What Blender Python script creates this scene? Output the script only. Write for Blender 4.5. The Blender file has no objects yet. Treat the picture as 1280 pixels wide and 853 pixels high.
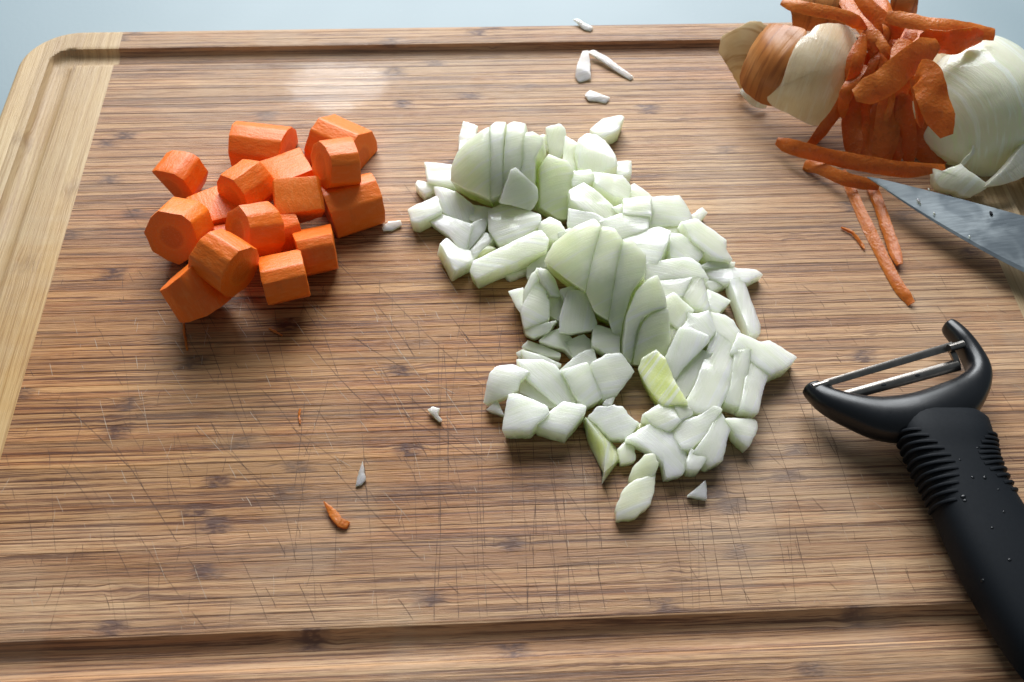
import bpy, bmesh, math, random
from mathutils import Vector, Matrix, noise
from mathutils.bvhtree import BVHTree
R = math.radians
rnd = random.Random(7)
scn = bpy.context.scene
COL = scn.collection

# ---------------------------------------------------------------- camera, light, exposure
TOP = 0.018                       # height of the board's top over the countertop
CAMH = 0.30
F_PX = 1250.0                     # focal length in photo pixels (photo is 1280 wide)
RIGHT = Vector((0.99861473, -0.04904015, 0.01907037))
UP = Vector((0.02831547, 0.80633327, 0.59078329))
FWD = Vector((0.04434918, 0.58942491, -0.80660488))
CAM = Vector((0, 0, TOP + CAMH))
cam_d = bpy.data.cameras.new('camera')
cam = bpy.data.objects.new('camera', cam_d)
COL.objects.link(cam)
m = Matrix((RIGHT, UP, -FWD)).transposed().to_4x4()
m.translation = CAM
cam.matrix_world = m
cam_d.sensor_width = 36
cam_d.lens = 36 * F_PX / 1280
cam_d.clip_start = 0.01
cam_d.clip_end = 50
cam_d.dof.use_dof = True
cam_d.dof.focus_distance = 0.365
cam_d.dof.aperture_fstop = 20.0
scn.camera = cam

world = bpy.data.worlds.new('World')
scn.world = world
world.use_nodes = True
bg = world.node_tree.nodes['Background']
bg.inputs[0].default_value = (0.74, 0.86, 0.95, 1)
bg.inputs[1].default_value = 0.165

def area(name, loc, target, sx, sy, power, col):
    l = bpy.data.lights.new(name, 'AREA')
    l.shape = 'RECTANGLE'
    l.size, l.size_y = sx, sy
    l.energy = power
    l.color = col
    o = bpy.data.objects.new(name, l)
    COL.objects.link(o)
    o.location = loc
    o.rotation_euler = (Vector(target) - Vector(loc)).to_track_quat('-Z', 'Y').to_euler()
    return o
area('window_light', (0.05, 1.75, 1.15), (0.03, 0.25, 0.0), 1.5, 1.15, 66, (0.95, 0.98, 1.0))

scn.view_settings.view_transform = 'Standard'
scn.view_settings.look = 'None'
scn.view_settings.exposure = 0.15
scn.view_settings.gamma = 1.0
scn.view_settings.use_curve_mapping = False
scn.render.engine = 'CYCLES'
scn.cycles.use_denoising = True
scn.cycles.max_bounces = 10
scn.cycles.diffuse_bounces = 6
scn.cycles.transmission_bounces = 8
scn.cycles.sample_clamp_indirect = 4

# ---------------------------------------------------------------- helpers
def ray(px, py):
    return (RIGHT * (px - 640) + UP * (426.5 - py) + FWD * F_PX)

def P(px, py, z=0.0):
    """photo pixel -> point at height z (metres) over the board's top"""
    d = ray(px, py)
    return CAM + d * ((TOP + z - CAM.z) / d.z)

def Pp(px, py, p0, n):
    d = ray(px, py)
    return CAM + d * ((p0 - CAM).dot(n) / d.dot(n))

def link(name, me, mat=None, parent=None, color=None):
    o = bpy.data.objects.new(name, me)
    COL.objects.link(o)
    if mat is not None:
        if isinstance(mat, (list, tuple)):
            for k in mat: me.materials.append(k)
        else:
            me.materials.append(mat)
    if parent is not None: o.parent = parent
    if color is not None: o.color = color
    return o

def mesh(name, verts, faces, smooth=True, sharp=None):
    me = bpy.data.meshes.new(name)
    me.from_pydata([tuple(v) for v in verts], [], faces)
    me.update()
    if smooth:
        me.polygons.foreach_set('use_smooth', [True] * len(me.polygons))
        if sharp: me.set_sharp_from_angle(angle=R(sharp))
    return me

def tag(o, label=None, cat=None, group=None, kind=None):
    if label: o['label'] = label
    if cat: o['category'] = cat
    if group: o['group'] = group
    if kind: o['kind'] = kind
    return o

def empty(name, loc):
    o = bpy.data.objects.new(name, None)
    o.empty_display_size = 0.01
    COL.objects.link(o)
    o.location = loc
    return o

def adopt(o, parent):
    """parent keeping world-space mesh coordinates"""
    o.parent = parent
    o.matrix_parent_inverse = Matrix.Translation(-parent.location)

def catmull(pts, n):
    pts = [Vector(p) for p in pts]
    out = []
    ext = [pts[0] * 2 - pts[1]] + pts + [pts[-1] * 2 - pts[-2]]
    for i in range(len(pts) - 1):
        a, b, c, d = ext[i:i + 4]
        for k in range(n):
            t = k / n
            out.append(0.5 * ((2 * b) + (c - a) * t + (2 * a - 5 * b + 4 * c - d) * t * t + (3 * b - a - 3 * c + d) * t ** 3))
    out.append(pts[-1])
    return out

# ---------------------------------------------------------------- node helpers
class NT:
    def __init__(self, name):
        self.m = bpy.data.materials.new(name)
        self.m.use_nodes = True
        self.t = self.m.node_tree
        self.b = self.t.nodes['Principled BSDF']
    def n(self, typ, **kw):
        nd = self.t.nodes.new(typ)
        for k, v in kw.items(): setattr(nd, k, v)
        return nd
    def l(self, a, b): self.t.links.new(a, b)
    def val(self, sock, v):
        if isinstance(v, bpy.types.NodeSocket): self.l(v, sock)
        else: sock.default_value = v
    def math(self, op, a, b=0.0, c=0.0, clamp=False):
        nd = self.n('ShaderNodeMath', operation=op, use_clamp=clamp)
        self.val(nd.inputs[0], a); self.val(nd.inputs[1], b); self.val(nd.inputs[2], c)
        return nd.outputs[0]
    def mix(self, f, a, b, blend='MIX'):
        nd = self.n('ShaderNodeMix', data_type='RGBA', blend_type=blend)
        self.val(nd.inputs[0], f); self.val(nd.inputs[6], a); self.val(nd.inputs[7], b)
        return nd.outputs[2]
    def vec(self, x, y, z):
        nd = self.n('ShaderNodeCombineXYZ')
        self.val(nd.inputs[0], x); self.val(nd.inputs[1], y); self.val(nd.inputs[2], z)
        return nd.outputs[0]
    def noise(self, vec, scale=1.0, detail=2.0, rough=0.5, dist=0.0):
        nd = self.n('ShaderNodeTexNoise')
        self.l(vec, nd.inputs['Vector'])
        nd.inputs['Scale'].default_value = scale
        nd.inputs['Detail'].default_value = detail
        nd.inputs['Roughness'].default_value = rough
        nd.inputs['Distortion'].default_value = dist
        return nd.outputs['Fac']
    def ramp(self, f, a, b, lo=0.0, hi=1.0):
        nd = self.n('ShaderNodeMapRange', interpolation_type='SMOOTHSTEP')
        self.val(nd.inputs[0], f)
        nd.inputs[1].default_value = a; nd.inputs[2].default_value = b
        nd.inputs[3].default_value = lo; nd.inputs[4].default_value = hi
        return nd.outputs[0]
    def coords(self, kind='Object'):
        tc = self.n('ShaderNodeTexCoord')
        sp = self.n('ShaderNodeSeparateXYZ')
        self.l(tc.outputs[kind], sp.inputs[0])
        return tc.outputs[kind], sp.outputs[0], sp.outputs[1], sp.outputs[2]
    def objcol(self):
        oi = self.n('ShaderNodeObjectInfo')
        sp = self.n('ShaderNodeSeparateColor')
        self.l(oi.outputs['Color'], sp.inputs[0])
        return sp.outputs[0], sp.outputs[1], sp.outputs[2]
    def bump(self, h, strength, dist, prev=None):
        nd = self.n('ShaderNodeBump')
        nd.inputs['Strength'].default_value = strength
        nd.inputs['Distance'].default_value = dist
        self.l(h, nd.inputs['Height'])
        if prev is not None: self.l(prev, nd.inputs['Normal'])
        return nd.outputs[0]

def C(r, g, b): return (r, g, b, 1.0)

def mat_bamboo(name, along_x=True, light=(0.60, 0.385, 0.21), mid=(0.42, 0.20, 0.085), dark=(0.125, 0.042, 0.012), contrast=1.0):
    N = NT(name)
    co, x, y, z = N.coords()
    tone, off, node = N.objcol()
    u, v = (x, y) if along_x else (y, x)
    o = N.math('MULTIPLY', off, 37.0)
    # node position of each strip (one per 16 cm), with a swirl of the fibres round it
    ph = N.math('FRACT', N.math('ADD', N.math('DIVIDE', u, 0.17), N.math('MULTIPLY', off, 7.3)))
    wob = N.noise(N.vec(N.math('MULTIPLY', u, 90), N.math('MULTIPLY', v, 260), o), 1, 2)
    dn = N.math('ABSOLUTE', N.math('SUBTRACT', ph, 0.5))
    dn = N.math('MULTIPLY', dn, 0.17)
    dn2 = N.math('ADD', dn, N.math('MULTIPLY', N.math('SUBTRACT', wob, 0.5), 0.011))
    nmask = N.math('MULTIPLY', N.ramp(dn2, 0.0, 0.0075, 1.0, 0.0), node)
    swirl = N.math('MULTIPLY', N.math('MULTIPLY', N.math('SUBTRACT', wob, 0.5), N.ramp(dn, 0.0, 0.02, 1.0, 0.0)), 0.0035)
    vs = N.math('ADD', v, swirl)
    wav = N.math('MULTIPLY', N.math('SUBTRACT', N.noise(N.vec(N.math('MULTIPLY', u, 14), N.math('MULTIPLY', v, 30), o), 1, 1), 0.5), 0.0016)
    vs = N.math('ADD', vs, wav)
    f1 = N.noise(N.vec(N.math('MULTIPLY', u, 18), N.math('MULTIPLY', vs, 1500), o), 1, 4, 0.68)
    f2 = N.noise(N.vec(N.math('MULTIPLY', u, 6), N.math('MULTIPLY', vs, 820), o), 1, 3, 0.55)
    f3 = N.noise(N.vec(N.math('MULTIPLY', u, 4), N.math('MULTIPLY', vs, 190), o), 1, 2)
    fine = N.noise(N.vec(N.math('MULTIPLY', u, 130), N.math('MULTIPLY', vs, 3600), o), 1, 2)
    c = N.mix(N.ramp(N.math('ADD', N.math('MULTIPLY', f2, 0.62), N.math('MULTIPLY', f3, 0.38)), 0.36, 0.64), C(*mid), C(*light))
    streak = N.ramp(N.math('ADD', N.math('MULTIPLY', f1, 0.65), N.math('MULTIPLY', f2, 0.35)), 0.435, 0.50, 0.95 * contrast, 0.0)
    c = N.mix(streak, c, C(*dark))
    c = N.mix(N.ramp(fine, 0.3, 0.48, 0.45 * contrast, 0.0), c, C(*[d * 0.8 for d in dark]))
    c = N.mix(N.ramp(fine, 0.58, 0.75, 0.0, 0.35 * contrast), c, C(*[min(1, d * 1.25) for d in light]))
    # per strip tone
    c = N.mix(1.0, c, N.mix(tone, C(0.68, 0.62, 0.56), C(1.16, 1.15, 1.13)), 'MULTIPLY')
    # nodes
    nm = N.math('MULTIPLY', nmask, N.ramp(N.noise(N.vec(N.math('MULTIPLY', u, 330), N.math('MULTIPLY', v, 900), o), 1, 3), 0.35, 0.6, 0.45, 1.0))
    c = N.mix(nm, c, C(0.085, 0.030, 0.022))
    # worn / bleached and oily patches; the broad one also paints in uneven light
    wp = N.noise(co, 17, 4, 0.55, 0.6)
    worn = N.ramp(wp, 0.46, 0.62)
    c = N.mix(N.math('MULTIPLY', worn, 0.38), c, N.mix(0.55, c, C(0.50, 0.40, 0.29)))
    oil = N.ramp(N.noise(co, 9, 3, 0.5, 0.3), 0.42, 0.6)
    c = N.mix(N.math('MULTIPLY', oil, 0.5), c, N.mix(1.0, c, C(0.80, 0.62, 0.42), 'MULTIPLY'))
    ex = N.math('DIVIDE', N.math('SUBTRACT', x, -0.075), 0.135)
    ey = N.math('DIVIDE', N.math('SUBTRACT', y, 0.215), 0.085)
    ed = N.math('SQRT', N.math('ADD', N.math('MULTIPLY', ex, ex), N.math('MULTIPLY', ey, ey)))
    ed = N.math('ADD', ed, N.math('MULTIPLY', N.math('SUBTRACT', N.noise(N.vec(N.math('MULTIPLY', x, 22), N.math('MULTIPLY', y, 60), 4.0), 1, 4), 0.5), 1.1))
    oil_shade = N.ramp(ed, 0.55, 1.25, 1.0, 0.0)  # oil stain plus some of the dimmer lighting, painted as darker wood
    c = N.mix(N.math('MULTIPLY', oil_shade, 0.85), c, N.mix(1.0, c, C(0.86, 0.70, 0.48), 'MULTIPLY'))
    dry = N.math('SUBTRACT', 1.0, oil_shade)
    c = N.mix(N.math('MULTIPLY', dry, 0.13), c, C(0.52, 0.40, 0.31))
    N.l(c, N.b.inputs['Base Color'])
    # wet spot where the knife was rinsed: only gloss changes
    dx_ = N.math('DIVIDE', N.math('SUBTRACT', x, WET.x), 0.024)
    dy_ = N.math('DIVIDE', N.math('SUBTRACT', y, WET.y), 0.017)
    wd = N.math('SQRT', N.math('ADD', N.math('MULTIPLY', dx_, dx_), N.math('MULTIPLY', dy_, dy_)))
    wd = N.math('ADD', wd, N.math('MULTIPLY', N.math('SUBTRACT', N.noise(co, 75, 4), 0.5), 1.5))
    wet = N.math('MULTIPLY', N.ramp(wd, 0.55, 1.25, 1.0, 0.0), N.ramp(f2, 0.3, 0.6, 0.5, 0.9))
    rough = N.math('ADD', 0.40, N.math('MULTIPLY', f2, 0.16))
    rough = N.math('SUBTRACT', rough, N.math('MULTIPLY', oil, 0.04))
    nd = N.n('ShaderNodeMix', data_type='FLOAT')
    N.l(wet, nd.inputs[0]); N.l(rough, nd.inputs[2]); nd.inputs[3].default_value = 0.24
    N.l(nd.outputs[0], N.b.inputs['Roughness'])
    N.b.inputs['Specular IOR Level'].default_value = 0.28
    h = N.math('ADD', N.math('MULTIPLY', f1, 0.6), N.math('MULTIPLY', fine, 0.5))
    dry = N.math('SUBTRACT', 1.0, N.math('MULTIPLY', wet, 0.85))
    N.l(N.bump(N.math('MULTIPLY', h, dry), 0.8, 0.0004), N.b.inputs['Normal'])
    return N.m

WET = P(424, 105)

def mat_onion(name, a, b, sss=1.0, rough=0.2, stri=1.0, trn=0.18, tcol=(0.88, 0.97, 0.45), hi=(0.95, 0.98, 0.91), lo=(0.80, 0.88, 0.60)):
    N = NT(name)
    co, x, y, z = N.coords('Object')
    t, off, g = N.objcol()
    c = N.mix(t, C(*a), C(*b))
    blot = N.noise(co, 130, 3)
    c = N.mix(N.ramp(blot, 0.35, 0.7, 0.0, 0.25), c, C(*hi))
    # cell lines running along the piece (x axis turned by the piece's own angle)
    ca = N.math('COSINE', N.math('MULTIPLY', off, 6.283)); sa = N.math('SINE', N.math('MULTIPLY', off, 6.283))
    p = N.math('SUBTRACT', N.math('MULTIPLY', x, ca), N.math('MULTIPLY', y, sa))
    q = N.math('ADD', N.math('MULTIPLY', x, sa), N.math('MULTIPLY', y, ca))
    st = N.noise(N.vec(N.math('MULTIPLY', p, 2600), N.math('MULTIPLY', q, 160), N.math('MULTIPLY', z, 300)), 1, 2)
    gr = N.noise(co, 1500, 2)
    vn = N.noise(N.vec(N.math('MULTIPLY', p, 480), N.math('MULTIPLY', q, 14), N.math('MULTIPLY', z, 60)), 1, 2)
    c = N.mix(N.ramp(vn, 0.54, 0.66, 0.0, 0.55 * stri), c, C(*hi))
    c = N.mix(N.ramp(vn, 0.44, 0.34, 0.0, 0.35 * stri), c, C(*lo))
    c = N.mix(N.ramp(st, 0.4, 0.7, 0.0, 0.22 * stri), c, C(*lo))
    N.l(c, N.b.inputs['Base Color'])
    N.b.inputs['Roughness'].default_value = rough
    N.b.inputs['IOR'].default_value = 1.38
    N.b.inputs['Coat Weight'].default_value = 0.5
    N.b.inputs['Coat Roughness'].default_value = 0.1
    N.b.inputs['Subsurface Weight'].default_value = sss
    N.b.inputs['Subsurface Radius'].default_value = (0.9, 1.0, 0.8)
    N.b.inputs['Subsurface Scale'].default_value = 0.011
    N.l(N.bump(N.math('ADD', N.math('ADD', N.math('MULTIPLY', st, stri), N.math('MULTIPLY', vn, 1.6 * stri)), N.math('MULTIPLY', gr, 0.5)), 0.32, 0.0004), N.b.inputs['Normal'])
    N.l(N.math('ADD', rough - 0.05, N.math('MULTIPLY', blot, 0.2)), N.b.inputs['Roughness'])
    tr = N.n('ShaderNodeBsdfTranslucent')
    N.l(N.mix(0.6, c, C(*tcol), 'MULTIPLY'), tr.inputs[0])
    mx = N.n('ShaderNodeMixShader')
    mx.inputs[0].default_value = trn
    N.l(N.b.outputs[0], mx.inputs[1]); N.l(tr.outputs[0], mx.inputs[2])
    N.l(mx.outputs[0], N.t.nodes['Material Output'].inputs['Surface'])
    return N.m

def mat_carrot(name, cut):
    N = NT(name)
    co, x, y, z = N.coords('Object')
    t, off, g = N.objcol()
    r = N.math('SQRT', N.math('ADD', N.math('MULTIPLY', x, x), N.math('MULTIPLY', y, y)))
    r = N.math('ADD', r, N.math('MULTIPLY', N.math('SUBTRACT', N.noise(co, 260, 2), 0.5), 0.0016))
    rn = N.math('DIVIDE', r, 0.0105)
    base = N.mix(t, C(0.86, 0.155, 0.005), C(0.90, 0.20, 0.012))
    if cut:
        c = N.mix(N.ramp(rn, 0.34, 0.52, 0.75, 0.0), base, C(0.66, 0.14, 0.010))
        c = N.mix(N.math('MULTIPLY', N.ramp(rn, 0.44, 0.5), N.ramp(rn, 0.5, 0.6, 0.4, 0.0)), c, C(0.85, 0.27, 0.03))
        spk = N.noise(co, 1500, 2)
        c = N.mix(N.ramp(spk, 0.5, 0.75, 0.0, 0.30), c, C(0.80, 0.36, 0.13))
        h = spk
    else:
        st = N.noise(N.vec(N.math('MULTIPLY', x, 800), N.math('MULTIPLY', y, 800), N.math('MULTIPLY', z, 330)), 1, 3)
        ring = N.noise(N.vec(N.math('MULTIPLY', x, 60), N.math('MULTIPLY', y, 60), N.math('MULTIPLY', z, 600)), 1, 2)
        c = N.mix(N.ramp(st, 0.45, 0.75, 0.0, 0.28), base, C(0.90, 0.32, 0.08))
        c = N.mix(N.ramp(ring, 0.62, 0.8, 0.0, 0.25), c, C(0.60, 0.12, 0.01))
        h = N.math('ADD', st, N.math('MULTIPLY', N.noise(co, 1700, 2), 0.6))
    N.l(c, N.b.inputs['Base Color'])
    N.b.inputs['Roughness'].default_value = 0.42
    N.b.inputs['Specular IOR Level'].default_value = 0.4
    N.b.inputs['Subsurface Weight'].default_value = 0.12
    N.b.inputs['Subsurface Radius'].default_value = (1.0, 0.4, 0.1)
    N.b.inputs['Subsurface Scale'].default_value = 0.003
    N.l(N.bump(h, 0.5, 0.0004), N.b.inputs['Normal'])
    return N.m

def mat_peel():
    N = NT('carrot_peel')
    co, x, y, z = N.coords('Object')
    t, off, g = N.objcol()
    n1 = N.noise(co, 160, 4)
    n2 = N.noise(co, 900, 2)
    n3 = N.noise(co, 420, 4, 0.65)
    c = N.mix(t, C(0.70, 0.16, 0.010), C(0.86, 0.31, 0.05))
    c = N.mix(N.ramp(n1, 0.5, 0.75, 0.0, 0.4), c, C(0.48, 0.10, 0.012))
    c = N.mix(N.ramp(n2, 0.55, 0.75, 0.0, 0.45), c, C(0.72, 0.30, 0.10))
    c = N.mix(N.ramp(n3, 0.5, 0.68, 0.0, 0.32), c, C(0.42, 0.085, 0.01))
    N.l(c, N.b.inputs['Base Color'])
    N.b.inputs['Roughness'].default_value = 0.36
    N.b.inputs['Subsurface Weight'].default_value = 0.25
    N.b.inputs['Subsurface Radius'].default_value = (1.0, 0.4, 0.1)
    N.b.inputs['Subsurface Scale'].default_value = 0.002
    N.l(N.bump(N.math('ADD', N.math('ADD', n1, n3), N.math('MULTIPLY', n2, 0.5)), 0.6, 0.0006), N.b.inputs['Normal'])
    tr = N.n('ShaderNodeBsdfTranslucent')
    N.l(c, tr.inputs[0])
    mx = N.n('ShaderNodeMixShader')
    mx.inputs[0].default_value = 0.35
    N.l(N.b.outputs[0], mx.inputs[1]); N.l(tr.outputs[0], mx.inputs[2])
    N.l(mx.outputs[0], N.t.nodes['Material Output'].inputs['Surface'])
    return N.m

def mat_skin(name, a, b, vein, trans):
    """papery onion skin: veins along the piece, light passing through"""
    N = NT(name)
    co, x, y, z = N.coords('Object')
    t, off, g = N.objcol()
    ca = N.math('COSINE', N.math('MULTIPLY', off, 6.283)); sa = N.math('SINE', N.math('MULTIPLY', off, 6.283))
    p = N.math('SUBTRACT', N.math('MULTIPLY', x, ca), N.math('MULTIPLY', y, sa))
    q = N.math('ADD', N.math('MULTIPLY', x, sa), N.math('MULTIPLY', y, ca))
    st = N.noise(N.vec(N.math('MULTIPLY', p, 520), N.math('MULTIPLY', q, 40), N.math('MULTIPLY', z, 40)), 1, 3)
    bl = N.noise(co, 55, 3)
    c = N.mix(N.ramp(bl, 0.35, 0.65), C(*a), C(*b))
    c = N.mix(N.ramp(st, 0.5, 0.72, 0.0, 0.7), c, C(*vein))
    N.l(c, N.b.inputs['Base Color'])
    N.b.inputs['Roughness'].default_value = 0.33
    N.l(N.bump(N.math('ADD', st, bl), 0.4, 0.0006), N.b.inputs['Normal'])
    tr = N.n('ShaderNodeBsdfTranslucent')
    N.l(c, tr.inputs[0])
    mx = N.n('ShaderNodeMixShader')
    mx.inputs[0].default_value = trans
    N.l(N.b.outputs[0], mx.inputs[1]); N.l(tr.outputs[0], mx.inputs[2])
    N.l(mx.outputs[0], N.t.nodes['Material Output'].inputs['Surface'])
    return N.m

def mat_plain(name, col, rough=0.5, metal=0.0, noise_s=None, amt=0.2, bump=0.0, spec=0.5):
    N = NT(name)
    co, x, y, z = N.coords('Object')
    nz = N.noise(co, noise_s or 200, 4)
    c = N.mix(N.ramp(nz, 0.3, 0.7, 0.0, amt), C(*col), C(*[min(1, k * 0.6) for k in col]))
    N.l(c, N.b.inputs['Base Color'])
    N.l(N.math('ADD', rough - 0.06, N.math('MULTIPLY', nz, 0.12)), N.b.inputs['Roughness'])
    N.b.inputs['Metallic'].default_value = metal
    N.b.inputs['Specular IOR Level'].default_value = spec
    if bump: N.l(N.bump(N.noise(co, (noise_s or 200) * 6, 2), 0.4, bump), N.b.inputs['Normal'])
    return N.m

M_PANEL = mat_bamboo('bamboo_caramel', True)
M_END = mat_bamboo('bamboo_natural', False, (0.62, 0.49, 0.29), (0.52, 0.385, 0.20), (0.36, 0.225, 0.10), 0.6)
M_ONION = mat_onion('onion_flesh', (0.93, 0.975, 0.81), (0.86, 0.945, 0.50))
M_ONIONY = mat_onion('onion_heart', (0.94, 0.96, 0.68), (0.76, 0.84, 0.30), 0.9)
M_SHELL = mat_onion('onion_outer_layer', (0.86, 0.86, 0.72), (0.80, 0.62, 0.36), 0.5, 0.27, 1.6, 0.2)
M_CREAM = mat_onion('onion_cream_layer', (0.82, 0.70, 0.48), (0.78, 0.58, 0.33), 0.5, 0.27, 1.0, 0.2, (0.9, 0.75, 0.5), (0.86, 0.76, 0.58), (0.68, 0.48, 0.26))
M_CSIDE = mat_carrot('carrot_side', False)
M_CCUT = mat_carrot('carrot_cut', True)
M_PEEL = mat_peel()
M_BROWN = mat_skin('onion_skin_brown', (0.70, 0.32, 0.09), (0.55, 0.20, 0.045), (0.32, 0.10, 0.025), 0.35)
M_PALE = mat_skin('onion_skin_pale', (0.80, 0.66, 0.42), (0.72, 0.54, 0.29), (0.50, 0.29, 0.11), 0.5)
M_RUBBER = mat_plain('black_rubber', (0.008, 0.010, 0.013), 0.6, noise_s=900, bump=0.0001, spec=0.13)
M_PLASTIC = mat_plain('black_plastic', (0.007, 0.008, 0.010), 0.3, noise_s=500, bump=0.00003, spec=0.4)
M_STEEL = mat_plain('worn_steel', (0.30, 0.275, 0.25), 0.30, 1.0, noise_s=400, amt=0.6, bump=0.00004)
def mat_blade():
    N = NT('blade_steel')
    co, x, y, z = N.coords('Object')
    sm = N.noise(co, 55, 3, 0.5, 0.5)
    fine = N.noise(N.vec(N.math('MULTIPLY', x, 120), N.math('MULTIPLY', y, 900), z), 1, 2)
    N.l(N.mix(N.ramp(sm, 0.4, 0.62), C(0.30, 0.34, 0.37), C(0.38, 0.42, 0.44)), N.b.inputs['Base Color'])
    N.b.inputs['Metallic'].default_value = 1.0
    N.l(N.math('ADD', N.ramp(sm, 0.35, 0.65, 0.24, 0.33), N.math('MULTIPLY', fine, 0.08)), N.b.inputs['Roughness'])
    N.l(N.bump(N.math('ADD', fine, sm), 0.25, 0.00012), N.b.inputs['Normal'])
    return N.m
M_KNIFE = mat_blade()
M_CUT = mat_plain('knife_cut_dark', (0.085, 0.04, 0.022), 0.7, noise_s=60)
M_GLINT = mat_plain('knife_cut_glint', (0.50, 0.38, 0.27), 0.5, noise_s=60)  # glints along the cuts, painted as pale slivers

# ---------------------------------------------------------------- countertop
def counter():
    N = NT('pale_laminate')
    co, x, y, z = N.coords('Object')
    big = N.noise(co, 6, 3, 0.5, 0.1)
    sm = N.noise(co, 420, 2)
    c = N.mix(N.ramp(big, 0.35, 0.65), C(0.20, 0.27, 0.30), C(0.25, 0.32, 0.35))
    c = N.mix(N.ramp(sm, 0.6, 0.75, 0.0, 0.25), c, C(0.25, 0.32, 0.35))
    N.l(c, N.b.inputs['Base Color'])
    N.l(N.math('ADD', 0.48, N.math('MULTIPLY', big, 0.05)), N.b.inputs['Roughness'])
    N.l(N.bump(sm, 0.15, 0.0002), N.b.inputs['Normal'])
    v = [(-1.2, -0.5, 0), (1.4, -0.5, 0), (1.4, 1.15, 0), (-1.2, 1.15, 0), (-1.2, -0.5, -0.04), (1.4, -0.5, -0.04), (1.4, 1.15, -0.04), (-1.2, 1.15, -0.04)]
    f = [(0, 1, 2, 3), (7, 6, 5, 4), (0, 4, 5, 1), (1, 5, 6, 2), (2, 6, 7, 3), (3, 7, 4, 0)]
    tag(link('countertop', mesh('countertop', v, f, False), N.m), kind='structure')
counter()

# ---------------------------------------------------------------- cutting board
BX0, BX1, BY0, BY1 = -0.2035, 0.2575, 0.086, 0.4095
JX0, JX1 = -0.1591, 0.2130
CR = 0.026                        # outer corner radius
GI, GR, GW, GD = 0.0200, 0.0035, 0.0058, 0.0042   # groove: inset, corner radius, half width, depth

def sd_rrect(x, y, x0, x1, y0, y1, r):
    cx, cy = (x0 + x1) / 2, (y0 + y1) / 2
    qx, qy = abs(x - cx) - (x1 - x0) / 2 + r, abs(y - cy) - (y1 - y0) / 2 + r
    return math.hypot(max(qx, 0), max(qy, 0)) + min(max(qx, qy), 0) - r

def board_z(x, y):
    d = abs(sd_rrect(x, y, BX0 + GI, BX1 - GI, BY0 + GI, BY1 - GI, GR))
    z = TOP
    if d < GW:
        k = d / GW
        z -= GD * math.sqrt(max(0.0, 1 - k ** 2.6))
    elif d < GW + 0.0012:
        z -= 0.00025 * (1 - (d - GW) / 0.0012)
    e = -sd_rrect(x, y, BX0, BX1, BY0, BY1, CR)
    rr = 0.003
    if e < rr:
        z -= rr - math.sqrt(max(0.0, rr * rr - (rr - max(e, 0)) ** 2))
    return z

board = empty('cutting_board', ((BX0 + BX1) / 2, (BY0 + BY1) / 2, 0))
tag(board, 'bamboo cutting board with juice groove and pale end pieces, scored by knife cuts', 'cutting board')

def panel_strips():
    y = BY0
    while y < BY1 - 1e-6:
        w = rnd.uniform(0.0046, 0.0066)
        y2 = y + w
        if y2 > BY1 - 0.003: y2 = BY1
        dz = -rnd.uniform(0, 0.00005)
        n = max(6, int((y2 - y) / 0.0005))
        ys = [y + (y2 - y) * k / n for k in range(n + 1)]
        ys = [ys[0], ys[0] + 0.00012] + ys[1:-1] + [ys[-1] - 0.00012, ys[-1]]
        prof = []
        for k, yy in enumerate(ys):
            z = board_z(0.0, yy) + dz
            if k in (0, len(ys) - 1): z -= 0.00012
            prof.append((yy, z))
        prof = [(ys[0] + 1e-5, 0.0012)] + prof + [(ys[-1] - 1e-5, 0.0012)]
        v = [(JX0, a, b) for a, b in prof] + [(JX1, a, b) for a, b in prof]
        k = len(prof)
        f = [(i, i + k, i + k + 1, i + 1) for i in range(k - 1)] + [(k - 1, 2 * k - 1, k, 0)]
        f = [tuple(reversed(q)) for q in f]
        f += [tuple(range(k - 1, -1, -1)), tuple(range(k, 2 * k))]
        o = link('bamboo_strip', mesh('bamboo_strip', v, f, True, 20), M_PANEL, None,
                 (rnd.betavariate(2, 2), rnd.random(), 1.0 if rnd.random() < 0.8 else 0.25, 1))
        adopt(o, board)
        y = y2
panel_strips()

def end_strips(x0, x1, outer_left):
    ws = [rnd.uniform(0.8, 1.2) for _ in range(5)]
    s = sum(ws)
    x = x0
    for w in ws:
        xa, xb = x, x + w / s * (x1 - x0)
        x = xb
        dz = -rnd.uniform(0, 0.00004)
        nx, ny = max(5, int((xb - xa) / 0.0008)), 330
        v, f = [], []
        xs = [xa + (xb - xa) * i / nx for i in range(nx + 1)]
        def span(xx):
            ex = min(xx - BX0, BX1 - xx)
            if ex >= CR: return BY0, BY1
            c = CR - math.sqrt(max(0.0, CR * CR - (CR - max(ex, 0)) ** 2))
            return BY0 + c, BY1 - c
        for i, xx in enumerate(xs):
            a, b = span(xx)
            for j in range(ny + 1):
                # finer rows near the two ends
                t = j / ny
                t = t - 0.10 * math.sin(2 * math.pi * t) / (2 * math.pi) * 2
                yy = a + (b - a) * t
                z = board_z(xx, yy) + dz
                if i in (0, nx) and 0.001 < min(xx - BX0, BX1 - xx): z -= 0.0001
                v.append((xx, yy, z))
        row = ny + 1
        for i in range(nx):
            for j in range(ny):
                a = i * row + j
                f.append((a, a + row, a + row + 1, a + 1))
        # walls down to the underside
        ringi = [j for j in range(row)] + [i * row + ny for i in range(1, nx + 1)] + [nx * row + j for j in range(ny - 1, -1, -1)] + [i * row for i in range(nx - 1, 0, -1)]
        base = len(v)
        for r_ in ringi:
            v.append((v[r_][0], v[r_][1], 0.0012))
        n = len(ringi)
        for k in range(n):
            k2 = (k + 1) % n
            f.append((ringi[k], ringi[k2], base + k2, base + k))
        f.append(tuple(base + k for k in range(n)))
        o = link('end_strip', mesh('end_strip', v, f, True, 40), M_END, None,
                 (rnd.uniform(0.35, 1.0), rnd.random(), 0.25, 1))
        adopt(o, board)
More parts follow.
